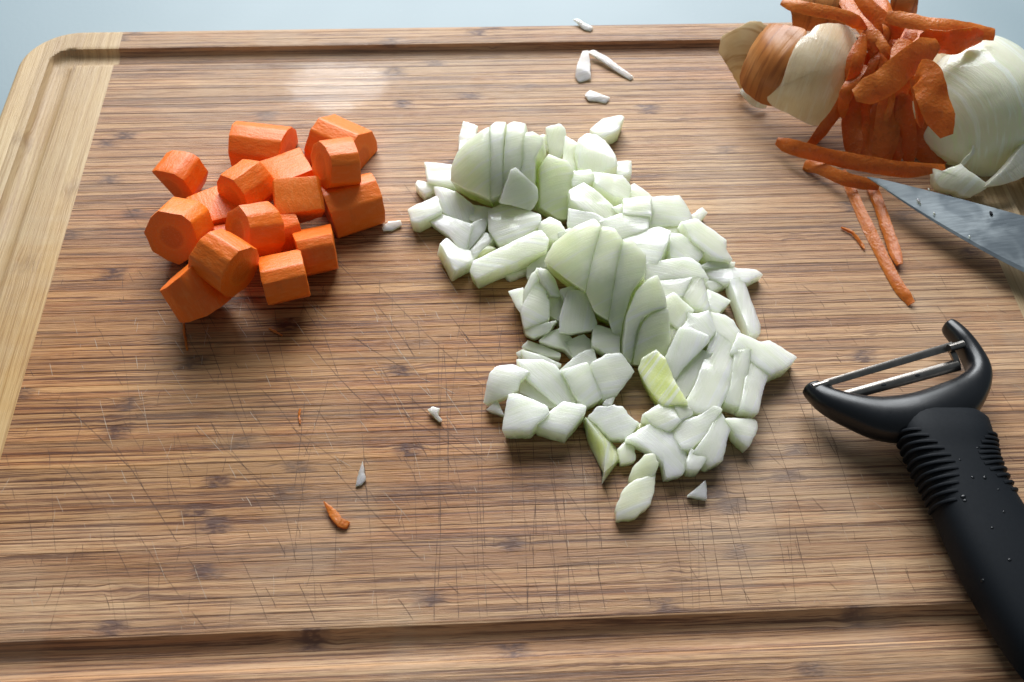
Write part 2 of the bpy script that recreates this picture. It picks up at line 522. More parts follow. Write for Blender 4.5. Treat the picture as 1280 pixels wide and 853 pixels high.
end_strips(BX0, JX0 - 0.00005, True)
end_strips(JX1 + 0.00005, BX1, False)
for fx in (BX0 + 0.03, BX1 - 0.03):
    for fy in (BY0 + 0.03, BY1 - 0.03):
        bm = bmesh.new()
        bmesh.ops.create_cone(bm, segments=20, radius1=0.008, radius2=0.008, depth=0.0014, cap_ends=True, matrix=Matrix.Translation((fx, fy, 0.0007)))
        me = bpy.data.meshes.new('foot'); bm.to_mesh(me); bm.free()
        adopt(link('foot', me, M_RUBBER), board)

# knife cuts scored into the top
def cuts():
    data = {'d': ([], []), 'p': ([], [])}
    def add(key, pts, w):
        v, f = data[key]
        b = len(v)
        n = len(pts)
        for i, p in enumerate(pts):
            t = (pts[min(i + 1, n - 1)] - pts[max(i - 1, 0)]).normalized()
            s = Vector((-t.y, t.x, 0))
            k = math.sin(math.pi * (i + 0.35) / (n - 0.3)) ** 0.6
            ww = w * k * rnd.uniform(0.6, 1.2)
            v.append(p + s * ww); v.append(p - s * ww)
        for i in range(n - 1):
            a = b + 2 * i
            f.append((a, a + 1, a + 3, a + 2))
    def stroke(cx, cy, ang, ln, key, w, bend=0.02):
        n = max(6, int(ln / 0.002))
        d = Vector((math.cos(ang), math.sin(ang), 0)); s = Vector((-d.y, d.x, 0))
        k = rnd.uniform(-bend, bend)
        pts = []
        for i in range(n + 1):
            t = i / n - 0.5
            q = Vector((cx, cy, 0)) + d * (t * ln) + s * (k * ln * (4 * t * t - 1) + rnd.uniform(-1, 1) * 0.00006)
            if not (JX0 + 0.001 < q.x < JX1 - 0.001 and BY0 + GI + GW + 0.0012 < q.y < BY1 - GI - GW - 0.002): continue
            q.z = TOP + 0.00003
            pts.append(q)
        i = 0
        while i < len(pts) - 3:
            j = i + rnd.choice((3, 4, 5, 7, 9) if key == 'd' else (2, 2, 3, 4))
            if rnd.random() < (0.86 if key == 'd' else 0.5): add(key, pts[i:j + 1], w)
            i = j
    # long straight cuts towards the cook
    for _ in range(90):
        x = rnd.gauss(0.045, 0.045); y = rnd.gauss(0.16, 0.04)
        stroke(x, y, R(90 + rnd.gauss(0, 4)), rnd.uniform(0.02, 0.085), 'd', rnd.uniform(0.00005, 0.00011))
    # slanting ones at the left
    for _ in range(85):
        x = rnd.gauss(-0.065, 0.05); y = rnd.gauss(0.20, 0.045)
        stroke(x, y, R(118 + rnd.gauss(0, 10)), rnd.uniform(0.012, 0.07), 'd' if rnd.random() < 0.6 else 'p', rnd.uniform(0.00005, 0.0001), 0.05)
    for _ in range(40):
        x = rnd.uniform(JX0, JX1); y = rnd.uniform(0.12, 0.27)
        stroke(x, y, R(rnd.choice((100, 90, 95, 120, 112)) + rnd.gauss(0, 8)), rnd.uniform(0.01, 0.05), 'd' if rnd.random() < 0.75 else 'p', rnd.uniform(0.00004, 0.00009), 0.05)
    for _ in range(700):
        x = rnd.uniform(JX0, JX1); y = rnd.uniform(0.112, 0.26)
        stroke(x, y, R(rnd.choice((90, 96, 118, 122, 100)) + rnd.gauss(0, 9)), rnd.uniform(0.002, 0.009), 'd' if rnd.random() < 0.5 else 'p', rnd.uniform(0.00004, 0.00009), 0.05)
    for key, mt, nm in (('d', M_CUT, 'dark_knife_cuts'), ('p', M_GLINT, 'knife_glints')):
        v, f = data[key]
        o = link(nm, mesh(nm, v, f, False), mt)
        adopt(o, board)
        o['kind'] = 'stuff'
cuts()

# ---------------------------------------------------------------- settling things on one another
STACK = []                        # (bvh, xmin, xmax, ymin, ymax)
def solid(verts, faces):
    xs = [v[0] for v in verts]; ys = [v[1] for v in verts]
    STACK.append((BVHTree.FromPolygons([tuple(v) for v in verts], faces), min(xs), max(xs), min(ys), max(ys)))
def surf(x, y):
    z = TOP
    o = Vector((x, y, 0.4)); d = Vector((0, 0, -1))
    for b, x0, x1, y0, y1 in STACK:
        if x0 <= x <= x1 and y0 <= y <= y1:
            h = b.ray_cast(o, d)
            if h[0] is not None and h[0].z > z: z = h[0].z
    return z
def gap(verts, q):
    g = sorted(v.z - surf(v.x, v.y) for v in verts)
    return g[min(len(g) - 1, int(q * len(g)))]

# ---------------------------------------------------------------- slabs: an outline with thickness, bulge and curl
def resample(poly, step):
    out = []
    n = len(poly)
    for i in range(n):
        a, b = poly[i], poly[(i + 1) % n]
        k = max(1, int(math.ceil((b - a).length / step)))
        for j in range(k): out.append(a.lerp(b, j / k))
    return out

def soften(poly, it=1, w=0.25):
    for _ in range(it):
        n = len(poly)
        poly = [poly[i] * (1 - w) + (poly[i - 1] + poly[(i + 1) % n]) * (w / 2) for i in range(n)]
    return poly

def slab_mesh(pts, n, thick, bulge=0.0002, curl=0.0, curl_ang=0.0, seed=0.0, step=0.0012, rag=0.00030, dome=None, taper=0.0, soft=0.22):
    """pts: outline in the plane with normal n. Returns verts, faces"""
    pts = soften(resample(pts, step), 1, soft)
    k = len(pts)
    c = Vector((0, 0, 0))
    for p in pts: c += p
    c /= k
    # the outline runs anticlockwise seen from the top
    ar = Vector((0, 0, 0))
    for i in range(k): ar += (pts[i] - c).cross(pts[(i + 1) % k] - c)
    if ar.dot(n) < 0: pts = list(reversed(pts))
    ax = (RIGHT - n * RIGHT.dot(n)).normalized()
    ay = n.cross(ax)
    ca, sa = math.cos(curl_ang), math.sin(curl_ang)
    R2 = max((p - c).length for p in pts)
    def disp(p, r):
        d = p - c
        u, v = d.dot(ax), d.dot(ay)
        uu = u * ca + v * sa
        z = -curl * uu * uu
        if dome is not None:
            dc, a, b, h = dome
            du, dv = (p - dc).dot(ax), (p - dc).dot(ay)
            z += h * (1 - min(1.6, (du / a) ** 2 + (dv / b) ** 2))
        z += bulge * (1 - r * r)
        z += 0.0005 * noise.noise(Vector((u * 160 + seed, v * 160, seed * 1.7))) if dome is None else 0.0006 * noise.noise(p * 110)
        return n * z
    v, f = [], []
    bev = min(0.00026, thick * 0.2)
    rings = []
    def ring(scale, inset, depth, r):
        base = len(v)
        for p in pts:
            d = p - c
            L = d.length
            q = c + d * (max(0.0, (L * scale - inset)) / L if L > 1e-9 else 0)
            jit = noise.noise(q * 900 + Vector((seed, 0, 0))) * rag
            q = q + d * (jit / max(L, 1e-6)) if r > 0.8 else q
            v.append(q + disp(q, r) - n * depth)
        rings.append(base)
    ring(0.30, 0, 0, 0.30); ring(0.62, 0, 0, 0.62); ring(0.86, 0, 0, 0.86)
    ring(1, bev * 1.3, 0, 0.97); ring(1, bev * 0.35, bev * 0.35, 1); ring(1, 0, bev * 1.2, 1)
    nside = max(1, int(thick / 0.0035))
    for s in range(1, nside):
        ring(1 - taper * s / nside, 0, bev * 1.2 + (thick - 2.4 * bev) * s / nside, 1)
    ring(1 - taper, 0, thick - bev * 1.2, 1); ring(1 - taper, bev * 1.0, thick, 1); ring(0.5 * (1 - taper), 0, thick, 1)
    for a, b in zip(rings, rings[1:]):
        for i in range(k):
            j = (i + 1) % k
            f.append((a + i, b + i, b + j, a + j))
    t = len(v); v.append(c + disp(c, 0)); 
    for i in range(k): f.append((t, rings[0] + i, rings[0] + (i + 1) % k))
    t = len(v); v.append(c + disp(c, 1) - n * thick)
    for i in range(k): f.append((t, rings[-1] + (i + 1) % k, rings[-1] + i))
    return v, f

def normal(tilt, side):
    """tilt: degrees the top leans towards the cook; side: degrees it leans to the right"""
    n = Vector((math.sin(R(side)), -math.sin(R(tilt)), 0))
    n.z = math.sqrt(max(0.05, 1 - n.x * n.x - n.y * n.y))
    return n.normalized()

TILE = {'A': (500, 140, 6.5625), 'B': (640, 140, 6.5625), 'C': (520, 240, 6.5625), 'D': (660, 240, 6.5625), 'E': (780, 220, 5.844),
        'F': (820, 330, 5.844), 'G': (620, 330, 6.5625), 'H': (740, 330, 6.5625), 'I': (595, 430, 6.5625), 'J': (720, 440, 6.5625),
        'K': (820, 440, 5.844), 'L': (720, 520, 5.844), 'Q': (880, 0, 3.2), 'Rr': (1000, 0, 3.757), 'S': (880, 0, 5.265), 'Z': (960, 160, 3.281),
        'N': (1100, 130, 5.844), 'p': (0, 0, 1.0)}
def tp(tile, pts):
    a, b, s = TILE[tile]
    return [(a + x / s, b + y / s) for x, y in pts]

def settle_slab(px, n, thick, z0, q=0.25, sink=0.0006, **kw):
    cx = sum(p[0] for p in px) / len(px); cy = sum(p[1] for p in px) / len(px)
    z = z0
    for it in range(9):
        c = P(cx, cy, z)
        pts = [Pp(a, b, c, n) for a, b in px]
        v, f = slab_mesh(pts, n, thick, **kw)
        g = gap(v, q) + sink
        lo = min(p.z for p in v) - g
        if lo < TOP + 0.0001: g -= (TOP + 0.0001 - lo)
        if it == 8 or abs(g) < 0.0002:
            g = max(-0.0015, min(0.0015, g))
            for p in v: p.z -= g
            break
        z -= g * 0.6
    for p in v: p.z = max(p.z, TOP + 0.0001)
    return v, f

def place(name, v, f, mat, parent=None, color=None, register=True, sharp=38):
    """mesh with its origin at its own base centre"""
    c = sum((p for p in v), Vector((0, 0, 0))) / len(v)
    c.z = min(p.z for p in v)
    if register: solid(v, f)
    if parent is not None:
        o = link(name, mesh(name, v, f, True, sharp), mat, None, color)
        adopt(o, parent)
        return o
    o = link(name, mesh(name, [p - c for p in v], f, True, sharp), mat, None, color)
    o.location = c
    return o

# ---------------------------------------------------------------- chopped onion
def dome(px_slices, px_centre, zc, n, a, b, h, thick, label, mat=M_ONION, tint=0.5, stri=0.2, cat='onion'):
    c0 = P(px_centre[0], px_centre[1], zc)
    parts = []
    for k, s in enumerate(px_slices):
        # slices stand a hair apart
        cx = sum(p[0] for p in s) / len(s); cy = sum(p[1] for p in s) / len(s)
        s = [(x + (cx - x) * 0.003, y + (cy - y) * 0.003) for x, y in s]
        pts = [Pp(x, y, c0, n) for x, y in s]
        v, f = slab_mesh(pts, n, thick, bulge=0.0004, dome=(c0, a, b, h), seed=px_centre[0], step=0.0016, rag=0.0001)
        parts.append((v, f))
    lo = min(p.z for v, f in parts for p in v)
    base = c0.copy(); base.z = TOP
    e = empty('onion_chunk', base)
    tag(e, label, cat)
    for k, (v, f) in enumerate(parts):
        # cut off flat where it meets the board
        for p in v:
            if p.z < TOP + 0.0003: p.z = TOP + 0.0003
        place('slice', v, f, mat, e, (min(1, max(0, tint + rnd.uniform(-0.12, 0.12))), stri, 0, 1), sharp=50)
    return e

dome([[(568, 234), (570, 215), (577, 200), (590, 187), (605, 175), (616, 169), (619, 215), (617, 259), (603, 252), (585, 245)],
      [(616, 169), (623, 162), (636, 162), (634, 200), (633, 252), (617, 259), (619, 215)],
      [(637, 166), (645, 161), (660, 163), (661, 180), (657, 215), (647, 256), (633, 252), (635, 200)],
      [(655, 178), (668, 173), (681, 180), (680, 193), (672, 208), (671, 240), (670, 262), (647, 256), (657, 215)]],
     (625, 215), 0.012, normal(30, -8), 0.034, 0.030, 0.016, 0.022,
     'largest pale onion chunk, smooth rounded dome sliced but still together, beside the long onion stick')
dome([[(683, 334), (694, 312), (721, 292), (745, 281), (754, 292), (742, 340), (735, 374), (711, 357)],
      [(754, 292), (770, 295), (780, 310), (772, 350), (762, 407), (745, 397), (735, 374), (742, 340)],
      [(780, 310), (789, 307), (808, 327), (806, 351), (790, 374), (779, 410), (775, 446), (762, 407), (772, 350)]],
     (748, 350), 0.013, normal(28, -10), 0.034, 0.036, 0.016, 0.024,
     'large wedge of green-white onion cut into slices at the middle of the heap', tint=0.6)
dome([[(683, 195), (695, 201), (707, 204), (714, 216), (714, 245), (706, 277), (695, 276), (672, 262), (672, 212)]],
     (693, 238), 0.010, normal(34, 6), 0.016, 0.024, 0.007, 0.018, 'rounded onion lobe leaning on the largest sliced onion chunk', tint=0.55)
dome([tp('H', [(440, 130), (520, 95), (580, 270), (590, 370), (500, 385), (400, 450), (330, 560), (300, 830), (235, 760), (235, 650), (260, 430), (340, 230)]),
      tp('H', [(392, 480), (450, 410), (600, 362), (620, 640), (590, 770), (430, 840), (315, 830), (335, 600)])],
     (806, 405), 0.012, normal(34, 4), 0.020, 0.030, 0.006, 0.022, 'pointed onion lobe of two layers standing against the large sliced wedge', tint=0.7)

# tile, outline, thickness mm, lean to cook, lean right, curl(1/m), curl angle, tint, stripe angle/2pi, zguess mm
OP = [
 ('A', [(520,95),(630,130),(600,270),(525,355),(485,345),(490,200)], 6, 30, 0, 0, 0, .2, .05, 6),
 ('A', [(210,420),(430,440),(450,590),(235,565)], 7, 14, -6, 0, 0, .1, .25, 7),
 ('A', [(130,585),(150,560),(310,590),(295,620),(200,665),(165,640)], 4.5, 8, 0, 0, 0, .25, .2, 4),
 ('A', [(75,800),(290,700),(330,815),(150,900),(100,890)], 7, 10, 0, 0, 0, .2, .2, 7),
 ('C', [(440,200),(460,90),(620,120),(640,200),(540,230)], 7, 10, 0, 0, 0, .5, .2, 6),
 ('C', [(210,430),(260,385),(350,460),(440,480),(470,560),(320,630)], 7, 6, 10, 0, 0, .35, .3, 7),
 ('C', [(450,480),(560,340),(640,380),(480,545)], 6, 10, 0, 0, 0, .5, .2, 6),
 ('C', [(480,520),(570,430),(650,465),(540,520)], 5, 10, 0, 0, 0, 1.0, .2, 5),
 ('C', [(550,740),(570,690),(660,650),(620,700)], 2.5, 4, 0, 0, 0, .4, .2, 2),
 ('C', [(710,650),(760,640),(900,600),(910,650),(770,700)], 3.5, 6, 0, 0, 0, .4, .2, 3),
 ('A', [(285,610),(350,620),(460,660),(590,760),(590,850),(520,895),(330,800)], 6, 22, -10, 8, .6, .05, .45, 10),
 ('C', [(100,225),(215,180),(320,220),(445,265),(385,460),(350,450),(260,340),(150,265)], 5, 20, -14, 14, .5, .1, .4, 9),
 ('C', [(600,205),(560,320),(430,470),(395,460),(450,265),(530,225)], 3.2, 22, 10, 10, 1.2, 0, .1, 12),
 ('C', [(610,150),(730,95),(1000,190),(1000,260),(820,380),(680,400),(610,300)], 9, 24, -4, 6, .4, .35, .2, 12),
 ('C', [(475,640),(500,560),(960,335),(1010,335),(1060,400),(1040,480),(520,690)], 8, 22, -4, 0, 0, .35, .3, 10),
 ('B', [(180,220),(255,185),(310,220),(290,320),(200,240)], 8, 26, 0, 0, 0, .4, .2, 10),
 ('B', [(440,210),(530,265),(550,440),(480,510),(420,400)], 11, 24, -4, 0, 0, .3, .1, 12),
 ('B', [(285,130),(400,105),(435,150),(440,210),(420,330),(370,395),(310,330)], 7, 36, 0, 0, 0, .15, .05, 16),
 ('B', [(655,140),(750,50),(890,30),(910,50),(870,140),(750,200),(680,175)], 7, 10, 0, 20, .6, .25, .15, 6),
 ('B', [(840,420),(975,405),(975,500),(890,530),(840,490)], 7, 8, 6, 0, 0, .1, .2, 6),
 ('B', [(560,230),(620,180),(700,190),(760,230),(830,340),(850,430),(700,480),(560,440),(530,330)], 13, 22, 4, 12, .3, .2, .05, 14),
 ('B', [(690,500),(900,530),(970,610),(950,700),(850,690),(700,590)], 13, 14, 10, 0, 0, .3, .3, 14),
 ('B', [(490,490),(640,480),(690,560),(500,610)], 13, 26, 0, 0, 0, .35, .25, 14),
 ('E', [(30,90),(80,60),(190,140),(180,170),(70,200)], 9, 10, 6, 0, 0, .25, .3, 9),
 ('B', [(490,640),(600,590),(720,680),(880,830),(840,900),(740,870),(600,800),(500,720)], 13, 20, 4, 8, .8, .35, .38, 14),
 ('D', [(100,260),(180,210),(260,250),(310,330),(240,390),(150,370),(90,320)], 12, 24, -6, 20, .3, .45, .2, 12),
 ('D', [(700,130),(860,70),(1000,60),(1010,190),(780,190)], 14, 18, 4, 0, 0, .4, .25, 14),
 ('E', [(0,190),(190,170),(190,300),(0,290)], 12, 16, 4, 0, 0, .4, .25, 13),
 ('D', [(600,240),(780,180),(980,200),(970,300),(780,370),(640,330)], 15, 16, 0, 8, .2, .2, .25, 16),
 ('D', [(340,140),(540,180),(640,230),(380,330),(330,270)], 13, 20, -6, 0, 0, .05, .3, 15),
 ('D', [(250,350),(340,320),(370,340),(330,390),(250,395)], 9, 14, 0, 0, 0, .1, .3, 12),
 ('E', [(180,340),(450,330),(480,400),(340,430)], 9, 30, 4, 0, 0, .6, .25, 10),
 ('E', [(440,350),(540,330),(740,470),(735,530),(780,600),(640,580),(520,480)], 9, 14, 12, 0, 0, .25, .35, 9),
 ('E', [(490,290),(570,230),(605,270),(540,345)], 5, 14, 8, 0, 0, .15, .1, 6),
 ('E', [(190,160),(410,135),(490,290),(470,340),(200,340)], 10, 16, 6, 18, 1.5, .1, .25, 13),
 ('E', [(570,640),(640,600),(810,610),(800,655)], 4, 6, 6, 0, 0, .3, .25, 5),
 ('F', [(350,120),(550,140),(410,190)], 4, 6, 4, 0, 0, .4, .25, 4),
 ('F', [(550,140),(640,110),(680,230),(755,430),(755,490),(680,495),(620,330)], 6, 4, 6, 0, 0, .15, .05, 5),
 ('E', [(570,640),(700,630),(830,670),(960,670),(1000,700),(890,770),(740,770),(640,720)], 4.5, 8, 6, 12, .2, 0, .28, 9),
 ('F', [(380,190),(540,270),(460,350),(370,330)], 5.5, 10, 8, 0, 0, .15, .35, 6),
 ('E', [(340,430),(420,430),(590,540),(540,610),(350,590)], 10, 14, 8, 0, 0, .15, .35, 13),
 ('E', [(160,640),(480,600),(540,640),(600,740),(300,750),(160,770)], 12, 18, 4, 6, .2, .2, .28, 13),
 ('E', [(0,440),(250,370),(330,410),(300,500),(230,640),(160,630),(60,500),(0,520)], 11, 20, -6, 10, .5, 0, .28, 20),
 ('F', [(260,85),(330,60),(390,330),(260,290),(190,210)], 11, 16, 10, 0, 0, .4, .1, 12),
 ('F', [(20,110),(260,85),(200,210),(60,240)], 11, 22, 4, 0, 0, .3, .25, 15),
 ('H', [(615,470),(720,530),(650,690),(615,660)], 10, 20, 0, 0, 0, .8, .1, 9),
 ('F', [(60,260),(130,215),(270,340),(180,470),(100,410)], 12, 24, 8, 0, 0, .5, .1, 15),
 ('F', [(375,350),(500,380),(560,410),(610,500),(560,610),(520,570),(430,500),(400,400)], 8, 16, 10, 0, 0, .15, .4, 10),
 ('F', [(200,330),(290,370),(380,340),(430,480),(380,540),(180,480),(240,400)], 11, 18, 6, 0, 0, .1, .4, 14),
 ('J', [(525,150),(550,70),(660,0),(730,70),(800,240),(900,400),(700,415),(600,290)], 10, 20, -8, 0, 0, 1.0, .1, 10),
 ('F', [(570,640),(620,515),(770,575),(830,560),(1015,670),(950,740),(830,790),(700,700)], 6.5, 16, 8, 6, .2, .1, .4, 10),
 ('K', [(630,395),(690,0),(840,60),(830,150),(780,280),(750,425)], 6.5, 16, 6, 0, 0, .3, .08, 10),
 ('K', [(510,350),(550,240),(580,0),(690,0),(640,390)], 6.5, 17, 5, 0, 0, .35, .08, 11),
 ('K', [(215,370),(300,230),(390,-40),(430,-130),(520,-60),(590,0),(560,200),(450,415),(330,410)], 7, 20, 4, 4, 0, .3, .07, 13),
 ('K', [(130,220),(200,100),(330,0),(400,20),(300,220),(215,330),(190,340)], 6, 22, 3, 0, 0, .25, .07, 15),
 ('F', [(175,480),(250,480),(370,530),(380,570),(210,740),(140,840),(30,790)], 6, 24, 0, 0, 0, .1, .07, 17),
 # lower left of the heap
 ('G', [(105,230),(220,205),(220,330),(235,440),(170,360)], 8, 10, -14, 0, 0, .1, .1, 8),
 ('G', [(230,330),(320,180),(400,175),(410,290),(430,300),(430,440),(240,510),(215,400)], 10, 22, -6, 0, 0, .3, .35, 10),
 ('G', [(425,260),(470,240),(560,290),(530,470),(420,400)], 9, 22, 0, 0, 0, .4, .1, 10),
 ('G', [(525,230),(600,205),(660,215),(580,270),(560,300)], 9, 20, 0, 0, 0, .2, .3, 12),
 ('G', [(240,520),(480,470),(420,560),(310,600),(250,570)], 6, 26, -6, 0, 0, .5, .25, 6),
 ('D', [(0,590),(200,450),(220,480),(160,580),(60,640),(0,680)], 6, 20, -10, 0, 0, .2, .3, 10),
 ('G', [(220,360),(230,220),(290,90),(360,40),(370,90),(300,200),(250,330)], 3.5, 18, -12, 14, 1.0, .1, .1, 14),
 ('G', [(345,40),(420,50),(480,120),(525,250),(460,240),(380,130)], 3.5, 20, 8, 14, .5, 0, .4, 15),
 ('G', [(590,250),(720,260),(760,330),(815,500),(800,540),(620,575),(530,565),(535,450)], 7, 30, -4, 22, 0, .3, .02, 14),
 ('G', [(365,620),(440,550),(530,520),(620,600),(640,770),(560,680),(450,650)], 5.5, 18, -6, 16, .5, .35, .3, 8),
 ('G', [(580,630),(720,570),(790,640),(800,690),(640,770),(610,690)], 6, 20, 4, 0, 0, .45, .2, 7),
 ('G', [(810,530),(830,480),(960,520),(1010,580),(1010,750),(900,690),(800,640)], 7, 22, 6, 20, .6, .45, .25, 9),
 ('G', [(225,680),(270,630),(400,670),(520,730),(510,760),(380,740)], 4, 12, -4, 0, 0, .4, .3, 5),
 ('G', [(165,730),(230,700),(240,750),(190,770)], 3, 10, -6, 0, 0, .1, .3, 3),
 ('I', [(390,50),(560,100),(690,160),(640,200),(400,110)], 4, 12, 0, 0, 0, .2, .3, 6),
 ('I', [(700,210),(850,80),(960,50),(990,160),(900,190)], 6, 16, 0, 0, 0, .15, .35, 7),
 ('I', [(710,230),(910,160),(1020,435),(890,505),(810,410),(760,310)], 7.5, 16, 6, 6, .4, .2, .15, 9),
 ('J', [(140,100),(250,30),(360,20),(460,165),(330,340),(230,370),(180,250),(150,180)], 7.5, 16, 6, 10, .6, .25, .2, 8),
 ('J', [(225,420),(260,360),(330,345),(290,440),(260,445)], 3, 8, 0, 0, 0, .1, .2, 3),
 ('I', [(90,540),(170,460),(225,580)], 4, 16, -8, 0, 0, .3, .2, 4),
 ('I', [(70,450),(120,250),(170,190),(290,170),(420,230),(350,300),(330,370),(200,430),(80,465)], 5, 20, -8, 26, .4, 0, .3, 8),
 ('I', [(330,370),(350,310),(480,300),(620,420),(690,500),(590,510),(440,430)], 5, 16, 0, 16, .3, .1, .35, 7),
 ('I', [(365,120),(560,140),(650,180),(740,310),(820,400),(790,480),(670,480),(440,280)], 5.5, 18, 2, 14, .8, .05, .38, 11),
 ('I', [(280,425),(350,420),(490,470),(570,510),(585,560),(440,695),(230,685)], 9, 12, -4, 8, .3, 0, .2, 9),
 ('I', [(560,600),(720,480),(890,515),(880,570),(745,730),(520,670)], 8, 10, 4, 12, .6, .1, .3, 8),
 # loose bits in front
 ('J', [(430,690),(500,600),(575,545),(620,600)], 2.5, 6, 0, 0, 0, .9, .2, 3),
 ('L', [(310,240),(360,190),(420,190),(430,320),(330,340)], 4, 12, 4, 0, 0, .7, .1, 4),
 ('L', [(390,160),(560,60),(660,90),(780,200),(810,330),(770,400),(660,430),(640,330),(540,240),(480,200)], 5.5, 16, 4, 10, .8, 0, .4, 6),
 ('J', [(800,410),(950,460),(960,510),(860,560)], 6, 12, 4, 0, 0, .7, .2, 6),
 ('J', [(560,510),(690,430),(800,410),(860,560),(760,640),(640,590)], 6, 16, 0, 16, .3, .5, .2, 7),
 ('K', [(230,790),(260,710),(370,780),(320,853),(240,853)], 7, 10, 4, 0, 0, .3, .1, 6),
 ('K', [(95,540),(300,480),(410,410),(470,430),(360,600),(260,690),(200,695)], 7, 14, -4, 8, .8, .3, .2, 8),
 ('K', [(470,425),(545,560),(520,620),(490,770),(410,810),(290,720),(380,600)], 6.5, 14, 6, 10, .4, .25, .1, 11),
 ('K', [(520,490),(720,490),(740,510),(735,570),(680,685),(600,610)], 6, 12, 4, 30, .3, .35, .3, 5),
]
LABELS = [
 'onion piece standing on end behind the largest sliced onion chunk',
 'flat square onion dice lying behind the small narrow pointed bit',
 'small narrow pointed onion bit between a square dice and a square-ended stick',
 'square-ended onion stick pointing at the carrot chunks',
 'greenish onion dice tucked under the rounded face of the largest sliced chunk',
 'square onion block lying alone at the outer end of the long straight stick',
 'greenish onion bit wedged between a thin sliver and the long straight stick',
 'small yellow onion bit peeping out behind the long straight stick',
 'tiny onion splinter under the end of the long straight stick',
 'small flat onion bit lying in the shade of the long straight stick',
 'white striped onion slab leaning on the side of the largest sliced chunk',
 'curved white onion piece pointing out over the square block',
 'thin white onion sliver lying beside the curved white piece',
 'glossy angular onion block just behind the long straight stick',
 'longest straight onion stick lying in front of the largest sliced chunk',
 'small onion bit peeping out behind the top slices of the largest chunk',
 'narrow onion slab between the upright block and the round slab on the far side',
 'upright onion block standing beside the top slices of the largest chunk',
 'lone onion piece lying apart on the board behind the heap',
 'square onion end sticking out of the far side of the heap',
 'large round onion slab on the far side of the heap',
 'onion slab sloping down from the large round slab',
 'short onion stick below the large round slab',
 'small onion bit on the far rim beside the sheen-striped slab',
 'long onion slab slanting between the rounded lobe and the middle of the heap',
 'small round onion nub at the inner end of the long straight stick',
 'flat onion slab lying behind the sheen-striped slab',
 'greenish onion slab tucked against the sheen-striped slab',
 'wide white onion slab lying behind the large sliced wedge',
 'ragged white onion piece at the top edge of the large sliced wedge',
 'tiny onion bit between the round nub and the large sliced wedge',
 'green onion edge showing under the sheen-striped slab',
 'thick onion prism sloping off the far rim of the heap',
 'tiny onion stick poking out beside the sheen-striped slab',
 'onion slab with lengthwise sheen on the heap rim facing the peelings',
 'thin onion flake under the ragged sliver by the long prism',
 'thin onion flake in the shade of the ragged white sliver',
 'straight onion stick lying on bare board on the peeler side of the heap',
 'white ragged onion sliver lying across the end of a straight stick',
 'three-cornered onion bit beside the straight stick on the peeler side',
 'white onion dice between the broad white slab and the thick prism',
 'pale onion slab lying below the broad white slab',
 'broad white onion slab leaning over the shoulder of the large sliced wedge',
 'green-white onion slab running down towards the fanned slices',
 'onion dice with a straight top edge beside the pointed lobe',
 'green onion bit between the pointed lobe and the fanned slices',
 'faceted green-white onion block above the fanned slices',
 'curved white onion slab on the outer side above the fanned slices',
 'white onion slab lying over the top of the fanned slices',
 'yellow-green onion block between the pointed lobe and the fanned slices',
 'onion slice with a pointed corner reaching out towards the peeler',
 'outermost fanned onion slice, next to the pointed-corner slice',
 'narrow fanned onion slice beside the outermost one',
 'widest of the fanned onion slices',
 'fanned onion slice between the widest one and the innermost one',
 'innermost fanned onion slice, lying over the yellow-green block',
 'white onion edge standing out of the heap beside a striped thick block',
 'thick striped onion block under two thin crossing slivers',
 'rounded onion dice between the thick striped block and the broad petal',
 'small onion bit behind the broad bright petal',
 'curved onion wedge lying below the thick striped block',
 'onion slab under the two thin crossing slivers',
 'thin curved onion sliver arching over the thick striped block',
 'thin white onion sliver crossing the arched one',
 'broad curved onion petal leaning against the large sliced wedge',
 'curved onion piece lying below the curved wedge',
 'green-white onion dice in front of the broad curved petal',
 'glossy curved onion dice below the foot of the large sliced wedge',
 'thin flat onion flake on the outer edge, behind the smooth white slab',
 'tiny onion nub on the outer edge beside a thin flat flake',
 'thin onion slab half under the smooth white slab',
 'onion dice behind the striped square dice',
 'striped square onion dice beside the smooth white slab',
 'striped onion slab with a small nub at its foot',
 'small onion nub at the foot of a striped slab',
 'small three-cornered onion bit under the smooth curved petal',
 'smooth curved white onion petal beside the thick white block',
 'curved onion slab between the smooth petal and the thick white block',
 'smooth white onion slab lying across its neighbours near the curved petal',
 'thick white onion block at the front edge of the heap',
 'curved onion dice between the thick white block and the rough white piece',
 'thin yellowish onion splinter beside the rough white piece',
 'small onion bit beside the yellow-green wedge',
 'grey translucent curved onion arc beside the yellow onion leaf',
 'green onion bit behind the glossy curved dice at the foot of the fanned slices',
 'glossy curved onion dice at the foot of the fanned slices',
 'small onion end sticking out beside the grey arc',
 'long curved onion slab lying across behind the grey arc',
 'onion piece folded over the long curved slab',
 'small three-cornered glossy onion piece alone between the heap and the peeler',
]
for i, (tile, pts, th, tilt, side, curl, cang, tint, stri, zg) in enumerate(OP):
    px = tp(tile, pts)
    cx = sum(p[0] for p in px) / len(px); cy = sum(p[1] for p in px) / len(px)
    px = [(cx + (a - cx) * 1.12, cy + (b - cy) * 1.12) for a, b in px]
    v, f = settle_slab(px, normal(tilt * (rnd.uniform(0.8, 1.0) if 56 <= i < 81 else rnd.uniform(0.2, 0.75)) - 2, side * 1.2 + rnd.uniform(-5, 5)), th / 1000, zg / 1000, curl=curl, curl_ang=cang * math.pi, seed=i * 7.31, taper=rnd.uniform(-0.02, 0.10))
    o = place('onion_piece', v, f, M_ONIONY if tint > 0.85 else M_ONION, None, (tint, stri + rnd.uniform(-.02, .02), 0, 1))
    tag(o, LABELS[i], 'onion', 'chopped onion pieces')

